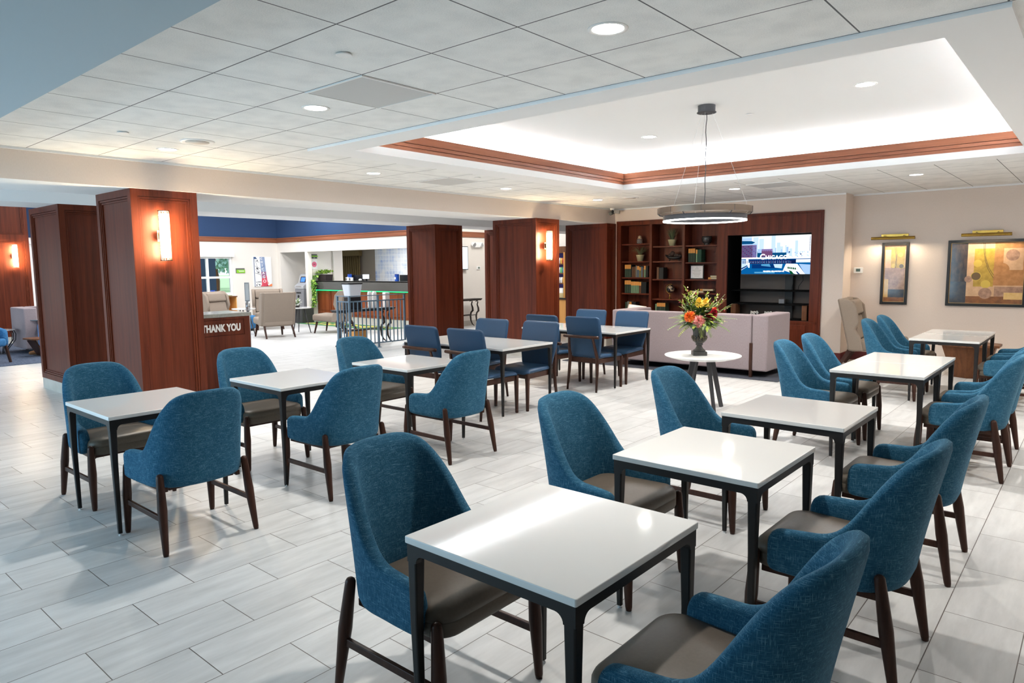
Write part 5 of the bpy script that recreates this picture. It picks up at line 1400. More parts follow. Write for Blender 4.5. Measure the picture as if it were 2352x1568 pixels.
for i, ch in enumerate('CHICAGO'):
    v = .935 - i*.107 - .006*i*i*.55; put_text('letter', ch, .085 + .008*i, M['white'], t, (-aw + 2*aw*(.43 + .024*i), -.032, -ah + 2*ah*v), .0005, .003)
# oak shelf unit under the window
t = thing('shelf_unit', 'small open oak shelf unit under the lobby window', 'shelf', (-20.15, 10.02, 0), LW)
m = MB()
for a in ((-.38, 0, -.36), (.36, 0, .38)): m.box(a[0], -.2, 0, a[2], .2, .82)
m.box(-.36, .18, 0, .36, .2, .82)
m.build('carcass', M['oak'], t, fix=False)
MB().box(-.40, -.22, .82, .40, .21, .85).build('top', M['walnut'], t, bevel=.002)
for z in (.06, .38): MB().box(-.36, -.19, z, .36, .18, z + .025).build('shelf', M['oak'], t)
def wipes(x, y, z, lab, s=1.0):
    t = thing('wipes_canister', lab, 'canister', (x, y, z), 0, 'blue wipe canisters')
    MB().lathe([(.056*s, 0), (.06*s, .006), (.06*s, .16*s)], n=24).build('body', mat('canister_blue_%d' % len(bpy.data.materials), S(24, 84, 190), .4), t)
    MB().lathe([(.062*s, .16*s), (.062*s, .18*s), (.05*s, .19*s)], n=24).build('lid', mat('canister_lid', S(22, 64, 160), .4), t)
    MB().box(-.05*s, -.061*s, .05*s, .02*s, -.05*s, .11*s).build('label_patch', M['white'], t)
wipes(-20.05, 9.72, .85, 'blue wipes canister on the oak shelf unit under the window')
o = MB().box(-.12, -.15, 0, .12, .15, .012).box(-.10, -.16, .012, .13, .13, .022).build('magazines', [mat('magazine_olive', S(150, 150, 96), .6)], None, fix=False); o.location = (-20.12, 10.15, .85)
tag(o, 'flat pile of magazines on the oak shelf unit', 'magazines')

# trees seen through the lobby window
R5 = random.Random(12); tg = mat('tree_foliage', S(120, 156, 140), .8, col2=S(160, 190, 176), nscale=3)
for i, (x, y, lab) in enumerate(((-36, 17.6, 'broad green tree outside, filling the right panes of the lobby window'), (-41, 19.4, 'green tree outside, beside the porch pier in the lobby window'))):
    tr_ = thing('tree', lab, 'tree', (x, y, -.15), 0, 'trees outside the lobby window')
    MB().tube([(0, 0, 0), (.05, .1, 1.2), (0, 0, 2.4)], [.2, .15, .1], 10).build('trunk', M['walnut'], tr_)
    cm3 = MB()
    for k in range(1500):
        d = dirn(R5.random()*2*PI, R5.uniform(-.6, 1.4)); r_ = R5.uniform(.5, 1.0)
        leaf_mesh(cm3, Vector((d.x*1.9, d.y*1.9, 3.6 + d.z*1.5))*1.0*Vector((1, 1, 1)).x if False else Vector((d.x*1.9*r_, d.y*1.9*r_, 2.5 + d.z*1.5*r_)), d + Vector((R5.uniform(-1, 1), R5.uniform(-1, 1), R5.uniform(-1, .4))), R5.uniform(.14, .3), R5.uniform(.1, .2), n=3, bend=.3)
    cm3.build('crown', tg, tr_, smooth=True, fix=False)
# ------------------------------------------------------------------ cash machine in the niche
t = thing('cash_machine', 'silver cash machine with a small blue screen in the lobby niche', 'cash machine', (-19.72, 12.66, 0))
MB().prism([(-.20, 0), (.26, 0), (.26, .52), (-.20, .52)], 'x', -.23, .23).build('pedestal', mat('atm_dark_grey', S(74, 76, 82), .45), t, bevel=.01)
MB().prism([(-.27, .40), (.26, .40), (.26, 1.0), (-.25, 1.0)], 'x', -.25, .25).build('body', mat('atm_grey', S(134, 136, 142), .35, metal=.2), t, bevel=.02, seg=3)
MB().prism([(-.25, 1.0), (.26, 1.0), (.26, 1.44), (.10, 1.50), (-.02, 1.48), (-.06, 1.42), (-.12, 1.20), (-.27, 1.10)], 'x', -.25, .25).build('head', mat('atm_silver', S(196, 200, 206), .3, metal=.3), t, bevel=.02, seg=3)
MB().prism([(-.062, 1.395), (-.118, 1.205), (-.124, 1.207), (-.068, 1.397)], 'x', -.15, .17).build('screen_bezel', M['black'], t)
MB().prism([(-.072, 1.37), (-.119, 1.23), (-.128, 1.232), (-.080, 1.372)], 'x', -.10, .12).build('screen', emission('atm_screen', S(70, 120, 220), 1.2), t)
MB().box(-.15, -.275, 1.07, .15, -.24, 1.10).build('keypad', M['steel'], t)
MB().box(-.14, -.272, .86, .10, -.262, .90).build('cash_slot', M['black'], t)
lk = MB().lathe([(.045, 0), (.045, .01)], (0, 0, 0), 20).build('round_lock', M['black'], t); lk.rotation_euler = (PI/2, 0, 0); lk.location = (-.03, -.264, .76)
MB().box(-.02, -.215, .36, .18, -.20, .46).build('notice', M['paper'], t)

# ------------------------------------------------------------------ front desk
DX0, DX1, DF = -18.84, -13.78, 12.45
t = thing('reception_desk', 'long front desk with grey granite fascia and green light strip', 'desk', ((DX0 + DX1)/2, DF, 0))
gr = mat('flecked_grey_granite', S(46, 46, 46), .2, col2=S(96, 94, 90), nscale=220)
hl = (DX1 - DX0)/2
MB().box(-hl, -.06, 1.0, hl, -.02, 1.27).box(-hl, -.06, 1.245, hl, .34, 1.275).build('granite_fascia', gr, t, fix=False)
MB().box(-hl, .05, .2, hl, .45, 1.0).build('carcass', M['deskwood'], t)
for i in range(7):
    a = -hl + .10 + i*(2*hl - .2)/7; b = a + (2*hl - .2)/7 - .06
    p = MB().box(a, .032, .27, b, .05, .96).build('panel', M['deskwood'], t, bevel=.003)
    MB().box(a + .09, .024, .36, b - .09, .034, .87).build('raised_field', M['deskwood'], p, bevel=.006)
MB().box(-hl, .06, 0, hl, .45, .2).build('toe_base', M['plinth'], t)
MB().box(-hl + .02, -.01, .972, hl - .02, .02, .990).build('light_strip', emission('green_led', (.01, .62, .12, 1), 3), t)
t = thing('planter_box', 'dark planter of trailing green ivy at the end of the front desk', 'plant', (-18.56, 12.62, 1.275))
MB().prism([(-.20, 0), (.20, 0), (.235, .19), (-.235, .19)], 'y', -.13, .13).build('planter', mat('dark_brown_planter', S(44, 32, 34), .6), t, bevel=.006)
iv = MB(); R2 = random.Random(8)
for i in range(170):
    p = Vector((R2.uniform(-.26, .24), R2.uniform(-.14, .12), .18 + R2.uniform(0, .06))); h = R2.uniform(.03, .15)
    d = Vector((R2.uniform(-.7, .5), R2.uniform(-.8, .3), R2.uniform(.2, 1))); leaf_mesh(iv, p + d*h*.6, d, R2.uniform(.06, .10), R2.uniform(.035, .06), n=4, bend=.4, mi=R2.choice([0, 2, 2]))
for k in range(15):
    x = -.30 + .018*k + R2.uniform(-.02, .02); y = -.31 + R2.uniform(-.04, .02); pts = [Vector((max(x, -.2) + .02, -.10, .19)), Vector((x, y + .10, .16)), Vector((x, y, .02))]; L_ = R2.uniform(.35, .82)
    while pts[-1].z > -L_: pts.append(pts[-1] + Vector((R2.uniform(-.03, .03), R2.uniform(-.015, .015), -.05)))
    iv.tube(pts, .003, 5, m=0)
    for p in pts[1:]:
        for q in range(2):
            d = Vector((R2.uniform(-1, 1), R2.uniform(-1, .1), R2.uniform(-.8, .3))); leaf_mesh(iv, p, d, R2.uniform(.05, .08), R2.uniform(.04, .06), n=4, bend=.4, mi=R2.choice([0, 2, 0]))
iv.build('foliage', [mat('ivy_green', S(84, 134, 44), .5, col2=S(110, 160, 60), nscale=40), GM[1], mat('ivy_lime', S(158, 190, 74), .5, col2=S(176, 204, 96), nscale=40)], t, smooth=True, fix=False)
for (z0, z1, nm, lab) in ((1.962, 2.098, 'wall_sign', 'dark grey sign with a green bar above the pink notice'), (1.63, 1.935, 'wall_notice', 'white notice with a round pink badge beside the front desk')):
    t = thing(nm, lab, 'sign', (-18.85, 12.43, (z0 + z1)/2), LW); h = (z1 - z0)/2
    if nm == 'wall_sign':
        MB().box(-.11, -.015, -h, .11, 0, h).build('backing', mat('sign_charcoal', S(62, 66, 66), .5), t, bevel=.002)
        MB().box(-.085, -.02, -.012, .13, -.015, .025).build('green_bar', bpy.data.materials['sign_green'], t)
        MB().box(-.02, -.0165, -.05, .03, -.015, -.04).build('text_line', M['white'], t)
    else:
        MB().box(-.11, -.01, -h, .11, 0, h).build('sheet', M['paper'], t)
        o = MB().lathe([(.002, 0), (.085, 0), (.085, .002)], n=36).build('badge', mat('notice_pink', S(222, 108, 140), .6), t); o.rotation_euler = (PI/2, 0, 0); o.location = (0, -.010, 0)
        MB().box(-.03, -.014, .006, .03, -.012, .016).box(-.04, -.014, -.014, .04, -.012, -.006).build('text_line', M['darkgrey'], t, fix=False)
wipes(-17.43, 12.72, 1.275, 'blue wipes canister on the front desk in front of the curtain', 1.05)
wipes(-15.22, 12.72, 1.275, 'blue wipes canister on the front desk in front of the mural', 1.05)
for i, (x, lab) in enumerate(((-17.32, 'left of the two white card holders on the front desk'), (-17.14, 'right of the two white card holders on the front desk'))):
    t = thing('card_holder', lab, 'holder', (x, 12.56, 1.275), 0, 'white card holders')
    MB().prism(rrect(-.07, -.03, .07, .03, .015), 'z', 0, .10).build('body', M['white'], t, bevel=.004)
    MB().box(-.05, -.034, .015, -.0, -.030, .085).build('dark_slot', M['darkgrey'], t)
def monitor(x, y, z, w_, h_, lab, rz, screen, nm='monitor'):
    t = thing(nm, lab, nm.split('_')[-1], (x, y, z), rz)
    s = MB().box(-w_/2, -.012, .05, w_/2, .012, .05 + h_).build('housing', M['black'], t, bevel=.003)
    MB().box(-w_/2 + .012, -.014, .062, w_/2 - .012, -.012, .04 + h_).build('screen', screen, t)
    MB().bar((0, .01, .08), (0, .06, 0), .06, .02).box(-.08, -.03, 0, .08, .09, .008).build('stand', M['black'], t, fix=False)
    return t
monitor(-17.28, 12.88, 1.14, .52, .26, 'black monitor behind the front desk, before the curtain', .25, M['black'])
monitor(-15.05, 12.88, 1.14, .52, .26, 'black monitor behind the front desk, before the mural', -.1, M['black'])
tb = monitor(-16.55, 12.66, 1.275, .22, .15, 'small tilted tablet with a bright screen on the front desk', .55, emission('tablet_screen', S(236, 242, 255), 1.4), 'desk_tablet')
o = MB().sphere((0, 0, .03), .05, 16, 8, sc=(1, 1, .7)).build('desk_mouse', M['white'], None, smooth=True); o.location = (-16.78, 12.62, 1.275); tag(o, 'small rounded white device beside the tablet on the front desk', 'device')
# behind the desk
t = thing('curtain', 'olive brown pleated curtain behind the front desk', 'curtain', (-20.43, 14.97, 0))
cu = MB(); v = []; f = []; n = 72
for i in range(n + 1):
    x = -.55 + 1.10*i/n; y = .035*math.sin(i/n*2*PI*9)
    v += [(x, y, .02), (x, y*.8, 2.10)]
for i in range(n): f.append((2*i, 2*i+2, 2*i+3, 2*i+1))
cu.add(v, f)
cm2 = mat('olive_brown_drape', S(110, 92, 58), .85, col2=S(124, 106, 70), nscale=30, stretch=(4, 1, .3))
cu.build('drape', cm2, t, smooth=True, solid=.006)
MB().box(-.58, -.09, 2.08, .60, .06, 2.27).build('valance', cm2, t, bevel=.004)
mu = bpy.data.materials.new('city_map_mural'); mu.use_nodes = True; nt = mu.node_tree; bsd = nt.nodes['Principled BSDF']; L = nt.links
tc = N(nt, 'ShaderNodeTexCoord'); cl = []
nz = N(nt, 'ShaderNodeTexNoise'); nz.inputs['Scale'].default_value = 2.2; nz.inputs['Detail'].default_value = 7; L.new(tc.outputs['Object'], nz.inputs['Vector'])
r = N(nt, 'ShaderNodeValToRGB'); e = r.color_ramp.elements; e[0].position = .35; e[0].color = S(178, 196, 230); e[1].position = .58; e[1].color = S(236, 236, 238); q = e.new(.46); q.color = S(210, 219, 236)
L.new(nz.outputs['Fac'], r.inputs['Fac']); prev = r.outputs['Color']
for ang, sc_, wd_, off_ in ((0, 1.6, .012, 0), (90, 2.1, .012, .3), (38, .7, .012, .1), (48, .55, .010, .5), (0, 6.5, .035, .2), (90, 7.7, .035, .15)):
    mp = N(nt, 'ShaderNodeMapping'); mp.inputs['Rotation'].default_value = (0, math.radians(ang), 0); mp.inputs['Location'].default_value = (off_, 0, off_); L.new(tc.outputs['Object'], mp.inputs['Vector'])
    sp = N(nt, 'ShaderNodeSeparateXYZ'); L.new(mp.outputs[0], sp.inputs[0])
    m1 = N(nt, 'ShaderNodeMath', operation='MULTIPLY'); m1.inputs[1].default_value = sc_; L.new(sp.outputs['X'], m1.inputs[0])
    m2 = N(nt, 'ShaderNodeMath', operation='FRACT'); L.new(m1.outputs[0], m2.inputs[0])
    m3 = N(nt, 'ShaderNodeMath', operation='LESS_THAN'); m3.inputs[1].default_value = wd_*sc_; L.new(m2.outputs[0], m3.inputs[0])
    m4 = N(nt, 'ShaderNodeMath', operation='MULTIPLY'); m4.inputs[1].default_value = .85 if sc_ < 5 else .45; L.new(m3.outputs[0], m4.inputs[0])
    mx = N(nt, 'ShaderNodeMix', data_type='RGBA'); L.new(m4.outputs[0], mx.inputs['Factor']); L.new(prev, mx.inputs['A']); mx.inputs['B'].default_value = S(246, 248, 252); prev = mx.outputs['Result']
L.new(prev, bsd.inputs['Base Color']); bsd.inputs['Roughness'].default_value = .6
o = MB().box(-2.0, -.02, .9, 2.0, 0, 2.47).build('wall_mural', mu); o.location = (-17.12, 15.05, 0); tag(o, 'pale blue abstract street map mural behind the front desk', 'mural')
t = thing('security_camera', 'small black camera hanging at the corner of the mural', 'camera', (-18.95, 14.9, 2.48))
MB().lathe([(.04, -.03), (.045, 0)], n=16).build('mount', M['black'], t)
MB().tube([(0, 0, -.03), (.02, -.1, -.09)], .045, 12).build('body', M['black'], t)

# ------------------------------------------------------------------ railing, console and refreshments
t = thing('railing', 'blue grey metal railing with upright bars beside the wood column', 'railing', (-11.46, 8.33, 0))
YR = [0, .715, 1.43]
for y in YR:
    p = MB().box(-.019, y - .019, .0, .019, y + .019, 1.085).build('post', M['rail'], t, bevel=.003)
    MB().lathe([(.055, 0), (.055, .008), (.03, .012)], (0, y, 0), 20).build('floor_flange', M['rail'], p)
p = MB().box(-.40 - .019, -.019, 0, -.40 + .019, .019, 1.085).build('post', M['rail'], t, bevel=.003)
MB().box(-.022, -.022, 1.083, .022, 1.46, 1.098).box(-.44, -.022, 1.083, -.022, .022, 1.098).build('handrail', M['rail'], t, fix=False)
MB().box(-.013, 0, .965, .013, 1.43, .99).box(-.40, -.013, .965, 0, .013, .99).build('upper_bar', M['rail'], t, fix=False)
MB().box(-.013, 0, .085, .013, 1.43, .11).box(-.40, -.013, .085, 0, .013, .11).build('lower_bar', M['rail'], t, fix=False)
for s in range(2):
    for i in range(1, 7):
        y = YR[s] + .715*i/7; MB().box(-.0085, y - .0085, .1, .0085, y + .0085, .97).build('baluster', M['rail'], t)
for i in range(1, 4): MB().box(-.1*i - .0085, -.0085, .1, -.1*i + .0085, .0085, .97).build('baluster', M['rail'], t)
def console(loc, rz, lab, L=1.62):
    t = thing('console_table', lab, 'table', loc, rz, 'iron console tables')     # long side along local x
    MB().box(-L/2, -.15, .755, L/2, .15, .785).box(-L/2 + .02, -.135, .73, L/2 - .02, .135, .757).build('tabletop', mat('dark_stone_top_%d' % len(bpy.data.materials), S(48, 46, 46), .35), t, bevel=.003, fix=False)
    for s in (-1, 1):
        for yy in (-.11, .11):
            x0 = s*(L/2 - .17); pts = [(s*(L/2 - .23), yy, .70), (x0 + s*.02, yy, .735), (x0 + s*.03, yy, .69), (x0 - s*.0, yy, .62), (x0 + s*.045, yy, .52), (x0 + s*.05, yy, .44), (x0 - s*.02, yy, .39), (x0 - s*.045, yy, .30), (x0 - s*.03, yy, .17), (x0 + s*.02, yy, .07), (x0 + s*.10, yy, .012)]
            MB().tube(pts, [.010, .016, .018, .018, .026, .03, .022, .024, .021, .017, .010], 10).build('leg', M['iron'], t, smooth=True)
    MB().tube([(-L/2 + .20, -.10, .335), (0, -.09, .33), (L/2 - .20, -.10, .335)], .010, 8).tube([(-L/2 + .20, .10, .335), (0, .09, .33), (L/2 - .20, .10, .335)], .010, 8).build('stretcher', M['iron'], t, smooth=True, fix=False)
    return t
console((-12.1, 9.17, 0), PI/2, 'iron console table with scrolled legs behind the railing', 1.5)
console((-13.30, 13.22, 0), PI/2, 'iron console table with scrolled legs under the wall screen')
t = thing('drink_dispenser', 'white tapered drink tub on a black stand on the console', 'dispenser', (-12.1, 8.88, .785))
def taper(z0, a, z1, b): return [[(p[0], p[1], z0) for p in rrect(-a*.8, -a, a*.8, a, .04, 4)], [(p[0], p[1], z1) for p in rrect(-b*.8, -b, b*.8, b, .04, 4)]]
MB().loft(taper(0, .16, .26, .15)).build('stand', M['black'], t, bevel=.006)
MB().loft(taper(.262, .14, .53, .175)).build('tub', mat('frosted_white_tub', S(222, 226, 232), .5), t, bevel=.006)
MB().loft(taper(.53, .185, .555, .19)).build('lid', M['black'], t, bevel=.004)
for i, (y, lab) in enumerate(((9.335, 'left of two tall stacks of white cups on the console'), (9.46, 'right of two tall stacks of white cups on the console'))):
    o = MB(); pr = []
    for k in range(18): pr += [(.046, .018*k), (.049, .018*k + .012)]
    pr += [(.046, .33), (.036, .36)]
    o = o.lathe(pr, n=24).build('cup_stack', M['white'], None, smooth=False); o.location = (-12.1, y, .786); tag(o, lab, 'cups', 'cup stacks')
o = MB().prism(rrect(-.055, -.06, .055, .06, .01), 'z', 0, .325).build('lid_box', mat('ivory_box', S(228, 218, 212), .6), None, bevel=.003); o.location = (-12.1, 9.785, .786); tag(o, 'tall ivory box at the right end of the console', 'box')
t = thing('waste_basket', 'light wood bin standing under the console table', 'bin', (-12.35, 9.15, 0))
for a in ((-.13, -.16, -.115, .16), (.115, -.16, .13, .16), (-.115, -.16, .115, -.145), (-.115, .145, .115, .16)): MB().box(a[0], a[1], 0, a[2], a[3], .32).build('side_panel', M['oak'], t)
MB().box(-.115, -.145, 0, .115, .145, .012).build('bottom', M['oak'], t)
rg = bpy.data.materials.new('green_border_rug'); rg.use_nodes = True; nt = rg.node_tree; bsd = nt.nodes['Principled BSDF']; L = nt.links
tc = N(nt, 'ShaderNodeTexCoord'); vo = N(nt, 'ShaderNodeTexVoronoi'); vo.inputs['Scale'].default_value = 5; L.new(tc.outputs['Object'], vo.inputs['Vector'])
r = N(nt, 'ShaderNodeValToRGB'); r.color_ramp.interpolation = 'CONSTANT'; e = r.color_ramp.elements; e[0].position = 0; e[0].color = S(64, 118, 72); e[1].position = .52; e[1].color = S(214, 186, 96)
L.new(vo.outputs['Distance'], r.inputs['Fac']); L.new(r.outputs['Color'], bsd.inputs['Base Color']); bsd.inputs['Roughness'].default_value = .95
t = thing('runner_rug', 'green and gold runner rug in front of the front desk', 'rug', (-16.55, 11.95, 0))
MB().box(-1.85, -.27, .001, 1.85, .27, .011).build('field', rg, t)
gb = mat('rug_green_border', S(60, 122, 76), .95); f = MB()
for a in ((-2.0, -.40, 2.0, -.27), (-2.0, .27, 2.0, .40), (-2.0, -.27, -1.85, .27), (1.85, -.27, 2.0, .27)): f.box(a[0], a[1], .001, a[2], a[3], .011)
f.build('border', gb, t, fix=False)
t = thing('stanchion', 'thin black stand with a flat round foot on the runner rug', 'stand', (-16.35, 11.75, .011))
MB().lathe([(.20, 0), (.20, .012), (.03, .02)], n=32).build('base', M['black'], t)
MB().tube([(0, 0, .015), (0, 0, .92)], .014, 10).build('pole', M['black'], t, smooth=True)
MB().sphere((0, 0, .93), .024, 12, 8).build('finial', M['black'], t, smooth=True)
def cafe_table(x, y, lab, z=.665, r=.29):
    t = thing('side_table', lab, 'table', (x, y, 0), .4, 'round lobby side tables')
    MB().lathe([(r - .015, z - .03), (r, z - .018), (r, z)], n=40).build('tabletop', M['ttop'], t, bevel=.002)
    for k in range(3):
        a = 2*PI*k/3 + .3; MB().tube([(.10*math.cos(a), .10*math.sin(a), z - .03), (.26*math.cos(a), .26*math.sin(a), 0)], [.016, .011], 10).build('leg', M['charcoal'], t, smooth=True)
    return t
cafe_table(-15.73, 9.90, 'small round white table between the lobby wing chairs, plant on it')
cafe_table(-16.55, 8.80, 'small round white table left of the wing chair showing its back')
t = thing('potted_plant', 'small silvery green plant on the round lobby table', 'plant', (-15.78, 9.86, .665))
MB().lathe([(.05, 0), (.065, .07), (.06, .07), (.055, .06)], n=20).build('pot', M['darkgrey'], t, smooth=True)
pf = MB(); R3 = random.Random(4)
for i in range(34):
    d = dirn(R3.random()*2*PI, R3.uniform(.1, 1.4)); leaf_mesh(pf, Vector((0, 0, .06)) + d*R3.uniform(.0, .09), d, R3.uniform(.08, .14), R3.uniform(.04, .06), n=4, bend=.3, mi=R3.choice([0, 1, 1]))
pf.build('foliage', [GM[0], mat('silver_leaf', S(176, 186, 170), .5, col2=S(204, 208, 198), nscale=40)], t, smooth=True, fix=False)
t = thing('ottoman', 'round blue ottoman behind the wing chair showing its back', 'ottoman', (-17.55, 9.42, 0))
MB().lathe([(.19, .06), (.215, .08), (.22, .36), (.205, .40), (.14, .415)], n=32).build('cushion', blu, t, smooth=True)
MB().lathe([(.17, 0), (.17, .06)], n=24).build('plinth', M['black'], t)
o = MB().prism(rrect(-.35, -.22, .35, .22, .03), 'z', 0, .45).build('storage_box', mat('dark_grey_box', S(52, 54, 54), .6), None, bevel=.008); o.location = (-18.75, 11.85, 0); tag(o, 'dark grey box standing before the cash machine niche', 'box')

# ------------------------------------------------------------------ screen wall
t = thing('wall_television', 'flat screen on the lobby wall seen edge-on beside the column', 'television', (-13.6, 13.30, 1.90), PI/2)
MB().box(-.55, -.10, -.32, .55, -.06, .32).build('housing', M['black'], t, bevel=.004)
MB().box(-.53, -.103, -.30, .53, -.10, .30).build('screen', emission('lobby_screen', S(206, 232, 246), 1.3), t)
MB().box(-.2, -.06, -.2, .2, 0, .2).build('bracket', M['black'], t)
t = thing('emergency_light', 'white twin-headed emergency light on the lobby wall', 'lamp', (-13.6, 14.28, 2.27), PI/2)
MB().box(-.11, -.07, -.07, .11, 0, .07).build('housing', M['white'], t, bevel=.008)
for s in (-1, 1):
    h = MB().tube([(s*.16, -.02, .02), (s*.17, -.10, .01)], [.055, .07], 18).build('lamp_head', M['white'], t, smooth=False)
    MB().tube([(s*.17, -.10, .01), (s*.171, -.104, .01)], .058, 18).build('lens', M['steel'], h)

# ------------------------------------------------------------------ snack market seen between two columns
t = thing('snack_shelf', 'tall snack shelf with violet back panel seen between two columns', 'shelf', (-11.2, 15.0, 0))
m = MB().box(-.85, .0, .80, -.80, .40, 2.18).box(.145, .0, .80, .27, .40, 2.02).box(-.85, .0, 2.0, .27, .40, 2.18)
m.build('carcass', M['walnut'], t, fix=False)
MB().box(.145, -.01, .80, .20, .0, 2.02).build('edge_strip', M['oak'], t)
MB().box(-.80, .38, .8, .145, .40, 2.0).build('back_panel', mat('violet_panel', S(84, 72, 160), .6), t)
for z in (1.20, 1.47, 1.72): MB().box(-.80, .02, z - .03, .145, .38, z).build('shelf', M['walnut'], t)
MB().box(-.95, -.10, .76, .40, .42, .80).build('countertop', M['tframe'], t, bevel=.003)
b_ = MB().box(-.93, -.06, .0, .38, .40, .76).build('base_cabinet', M['oak'], t)
MB().box(.05, -.068, .04, .36, -.06, .73).build('door', M['oak'], t, bevel=.003)
pk = [mat('pack_' + n, c, .4) for n, c in (('red', S(190, 40, 52)), ('white', S(226, 222, 220)), ('green', S(96, 170, 110)), ('blue', S(88, 150, 210)), ('amber', S(214, 160, 70)))]
R4 = random.Random(6); PN = ('red', 'white', 'green', 'blue', 'amber')
SHN = ('bottom', 'middle', 'top')
for zi, z in enumerate((1.20, 1.47, 1.72)):
    for i in range(5):
        ci = R4.choice([0, 1, 4]) if zi != 1 else R4.choice([1, 2, 3])
        o = MB().loft([[(p[0], p[1], 0) for p in rrect(-.028, -.02, .028, .02, .006, 2)], [(p[0], p[1], .09) for p in rrect(-.034, -.028, .034, .028, .01, 2)], [(p[0], p[1]*.15, .14 + .02*R4.random()) for p in rrect(-.034, -.028, .034, .028, .01, 2)]]).build('snack_pack', pk[ci], None)
        o.location = (-11.2 + .10 - i*.075, 15.08, z); tag(o, '%s snack pack, %s from the shelf end on the %s snack shelf' % (PN[ci], ORD[i], SHN[zi]), 'snack', 'snack packs on the %s shelf' % SHN[zi])
o = MB().prism(rrect(-.12, -.1, .12, .1, .03), 'z', 0, .14).build('food_tub', M['white'], None, bevel=.01); o.location = (-11.22, 15.14, .92); tag(o, 'white tub on a wicker tray on the snack counter', 'tub')
o = MB().prism(rrect(-.2, -.14, .16, .14, .03), 'z', 0, .12).build('wicker_tray', mat('pale_wicker', S(196, 176, 128), .8, bump=.5, bscale=150), None, bevel=.006); o.location = (-11.22, 15.14, .80); tag(o, 'pale wicker tray on the snack counter', 'tray')

# ------------------------------------------------------------------ seated person half hidden by the column
pr = thing('person', 'person in blue jeans and brown boots with a laptop, behind the wood column', 'person', (-16.6, 4.45, 0))
def skin(name, V_, E_, m_, parent, root=0, sub=2):
    me = bpy.data.meshes.new(name); me.from_pydata([v[:3] for v in V_], E_, []); me.materials.append(m_)
    o = bpy.data.objects.new(name, me); COL.objects.link(o); o.parent = parent
    s = o.modifiers.new('skin', 'SKIN'); s.use_smooth_shade = True
    for i, v in enumerate(V_):
        d = me.skin_vertices[0].data[i]; d.radius = (v[3], v[4] if len(v) > 4 else v[3]); d.use_root = (i == root)
    q = o.modifiers.new('sub', 'SUBSURF'); q.levels = sub; q.render_levels = sub
    return o
# local frame: sits facing roughly (+x, -y)
hip = (-.22, .30, .53); kn1 = (.42, -.16, .58); kn2 = (.44, .12, .58); an1 = (.56, -.20, .12); an2 = (.62, .12, .12)
sk = mat('skin_tone', S(196, 150, 122), .5)
body = [hip + (.15, .12), (-.26, .34, .80, .15, .12), (-.27, .35, 1.0, .16, .11), (-.25, .33, 1.12, .07), (-.22, .30, 1.20, .055), (-.20, .28, 1.30, .085, .09), (-.19, .27, 1.40, .08, .085),
        (-.14, .15, 1.04, .055), (.02, .02, .82, .042), (.20, .0, .70, .034), (.26, .0, .69, .036), (-.34, .52, 1.04, .055), (-.12, .50, .82, .042), (.12, .26, .70, .034), (.17, .22, .69, .036),
        (.05, .06, .57, .075), kn1 + (.055,), an1 + (.04,), (.0, .22, .57, .075), kn2 + (.055,), an2 + (.04,)]
edg = [(0,1),(1,2),(2,3),(3,4),(4,5),(5,6),(2,7),(7,8),(8,9),(9,10),(2,11),(11,12),(12,13),(13,14),(0,15),(15,16),(16,17),(0,18),(18,19),(19,20)]
bd = skin('body', body, edg, sk, pr)
skin('jeans', [(-.22, .30, .56, .17, .13), (.06, .06, .57, .092), kn1 + (.074,), (.52, -.19, .30, .072), (.555, -.205, .13, .068), (.02, .23, .57, .092), kn2 + (.074,), (.58, .12, .30, .072), (.615, .12, .13, .068)],
     [(0,1),(1,2),(2,3),(3,4),(0,5),(5,6),(6,7),(7,8)], mat('blue_denim', S(86, 126, 178), .9, col2=S(110, 148, 196), nscale=90), pr)
skin('shirt', [(-.23, .31, .60, .165, .13), (-.26, .34, .82, .165, .13), (-.27, .35, 1.02, .175, .12), (-.14, .15, 1.05, .068), (.02, .02, .83, .055), (.16, .0, .73, .046), (-.34, .52, 1.05, .068), (-.12, .50, .83, .055), (.08, .29, .73, .046)],
     [(0,1),(1,2),(2,3),(3,4),(4,5),(2,6),(6,7),(7,8)], mat('grey_shirt', S(90, 92, 100), .9), pr)
btm = mat('brown_leather_boot', S(134, 88, 48), .5)
for a, dx, dy in ((an1, -.05, -.24), (an2, -.03, -.24)):
    skin('boot', [(a[0], a[1], .26, .062), (a[0], a[1], .10, .06), (a[0] + dx*.15, a[1] + dy*.25, .055, .052, .05), (a[0] + dx*.7, a[1] + dy*.75, .042, .048, .042), (a[0] + dx, a[1] + dy, .036, .036, .034)], [(0,1),(1,2),(2,3),(3,4)], btm, pr)
MB().sphere((-.205, .29, 1.395), .105, 20, 12, sc=(1, 1, .9)).build('hair', mat('dark_hair', S(40, 30, 26), .7), pr, smooth=True)
MB().sphere((-.10, .21, 1.335), .013, 8, 6).sphere((-.135, .165, 1.335), .013, 8, 6).sphere((-.095, .175, 1.305), .018, 8, 6).build('face_features', sk, pr, smooth=True, fix=False)
for hx, hy, sg in ((.26, .0, 1), (.17, .22, -1)):
    for k in range(4):
        b0 = Vector((hx + .01, hy + (k - 1.5)*.018, .69)); MB().tube([b0, b0 + Vector((.035, -.012, .004)), b0 + Vector((.065, -.02, -.012))], [.009, .0085, .006], 8).build('finger', sk, pr, smooth=True)
t = thing('laptop', 'open grey laptop tilted on the lap of the seated person', 'laptop', (-16.36, 4.30, .665), -.6)
MB().box(-.16, -.11, .0, .16, .11, .016).build('keyboard_base', mat('laptop_grey', S(96, 104, 112), .4, metal=.3), t, bevel=.003)
MB().bar((0, -.11, .014), (0, -.215, .20), .32, .008, up=(0, 1, .4)).build('lid', mat('laptop_lid', S(120, 130, 136), .4, metal=.3), t)

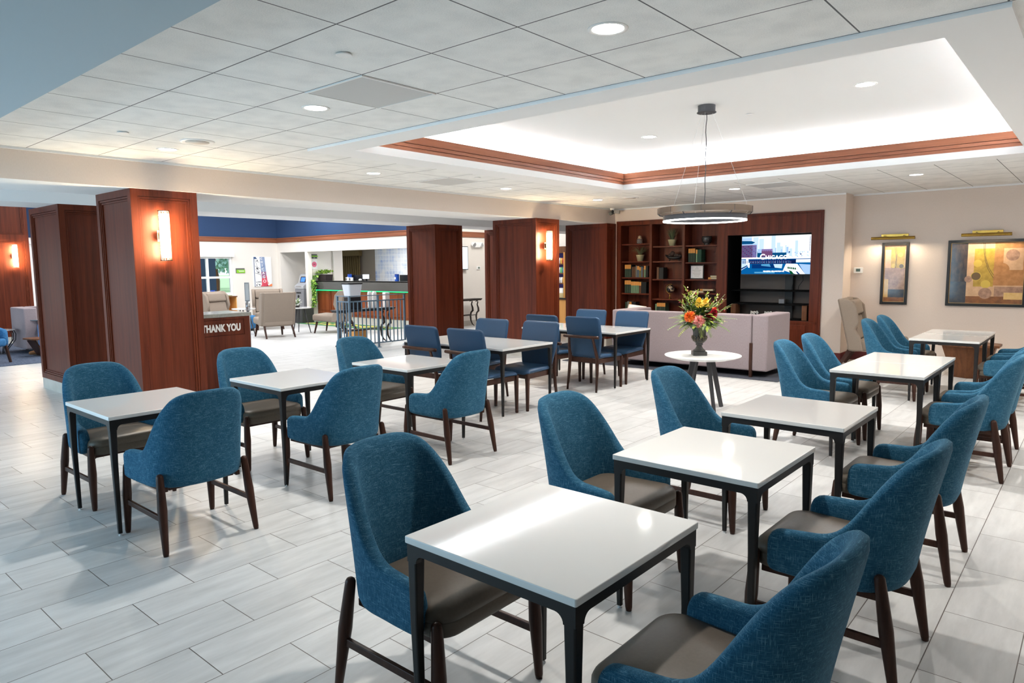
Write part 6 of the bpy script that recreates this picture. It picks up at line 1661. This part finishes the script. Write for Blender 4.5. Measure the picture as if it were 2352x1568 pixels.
# ------------------------------------------------------------------ light
W = bpy.data.worlds.new('world'); SC.world = W; W.use_nodes = True
bg = W.node_tree.nodes['Background']; bg.inputs['Color'].default_value = (.72, .86, 1.0, 1); bg.inputs['Strength'].default_value = 1.1
# daylight through the windows behind the photographer
DAY = (.42, .76, 1.0)
area('daylight_window', (-6.3, -3.45, 1.35), (PI/2 + .22, 0, 0), 4.5, 1.9, 105, DAY)
area('daylight_window', (-12.0, -3.45, 1.35), (PI/2 + .22, 0, 0), 3.5, 1.9, 70, DAY)
area('daylight_window', (-17.3, -3.45, 1.35), (PI/2, 0, 0), 3.7, 1.9, 70, (.7, .86, 1))
# cove lamps on the ledge of the tray
cw = (.90, .96, 1); CE = 150
area('cove_lamp', ((TX0 + TX1)/2, TY1 + .13, 2.90), (PI + .6, 0, 0), TX1 - TX0 + .2, .08, CE, cw)
area('cove_lamp', ((TX0 + TX1)/2, TY0 - .13, 2.90), (PI - .6, 0, 0), TX1 - TX0 + .2, .08, CE, cw)
area('cove_lamp', (TX0 - .13, (TY0 + TY1)/2, 2.90), (0, PI + .6, 0), .08, TY1 - TY0 + .2, CE, cw)
area('cove_lamp', (TX1 + .13, (TY0 + TY1)/2, 2.90), (0, PI - .6, 0), .08, TY1 - TY0 + .2, CE, cw)
spot(-4.45, 7.85, TZ - .03, 95); spot(-1.75, 6.95, TZ - .03, 95)
# lobby ceiling fixtures
for x, y in ((-13.2, 5.0), (-13.2, 8.2), (-13.2, 11.2), (-16.5, 5.5), (-16.5, 8.5), (-17.5, 11.0), (-19.2, 8.0)):
    area('lobby_panel', (x, y, 4.17), (0, 0, 0), 1.0, 1.0, 58, (.98, .985, 1))
area('reception_panel', (-16.3, 13.9, 2.46), (0, 0, 0), 2.6, .5, 42, (.95, .98, 1))
area('market_panel', (-11.2, 13.6, 4.1), (0, 0, 0), 1.2, 1.2, 60, (1, .97, .93))
for x, y in ((-9.5, 1.0), (-9.5, 6.6), (-9.5, 11.0)): spot(x, y, 2.76, 45)

# ------------------------------------------------------------------ view
vs = SC.view_settings
SC.display_settings.display_device = 'sRGB'
vs.view_transform = 'Standard'; vs.look = 'None'; vs.exposure = 0.95; vs.gamma = 1.0; vs.use_curve_mapping = False
cy = SC.cycles
cy.max_bounces = 8; cy.diffuse_bounces = 5; cy.glossy_bounces = 4; cy.transmission_bounces = 6; cy.transparent_max_bounces = 6
cy.sample_clamp_indirect = 6.0; cy.caustics_reflective = False; cy.caustics_refractive = False
cy.use_denoising = True
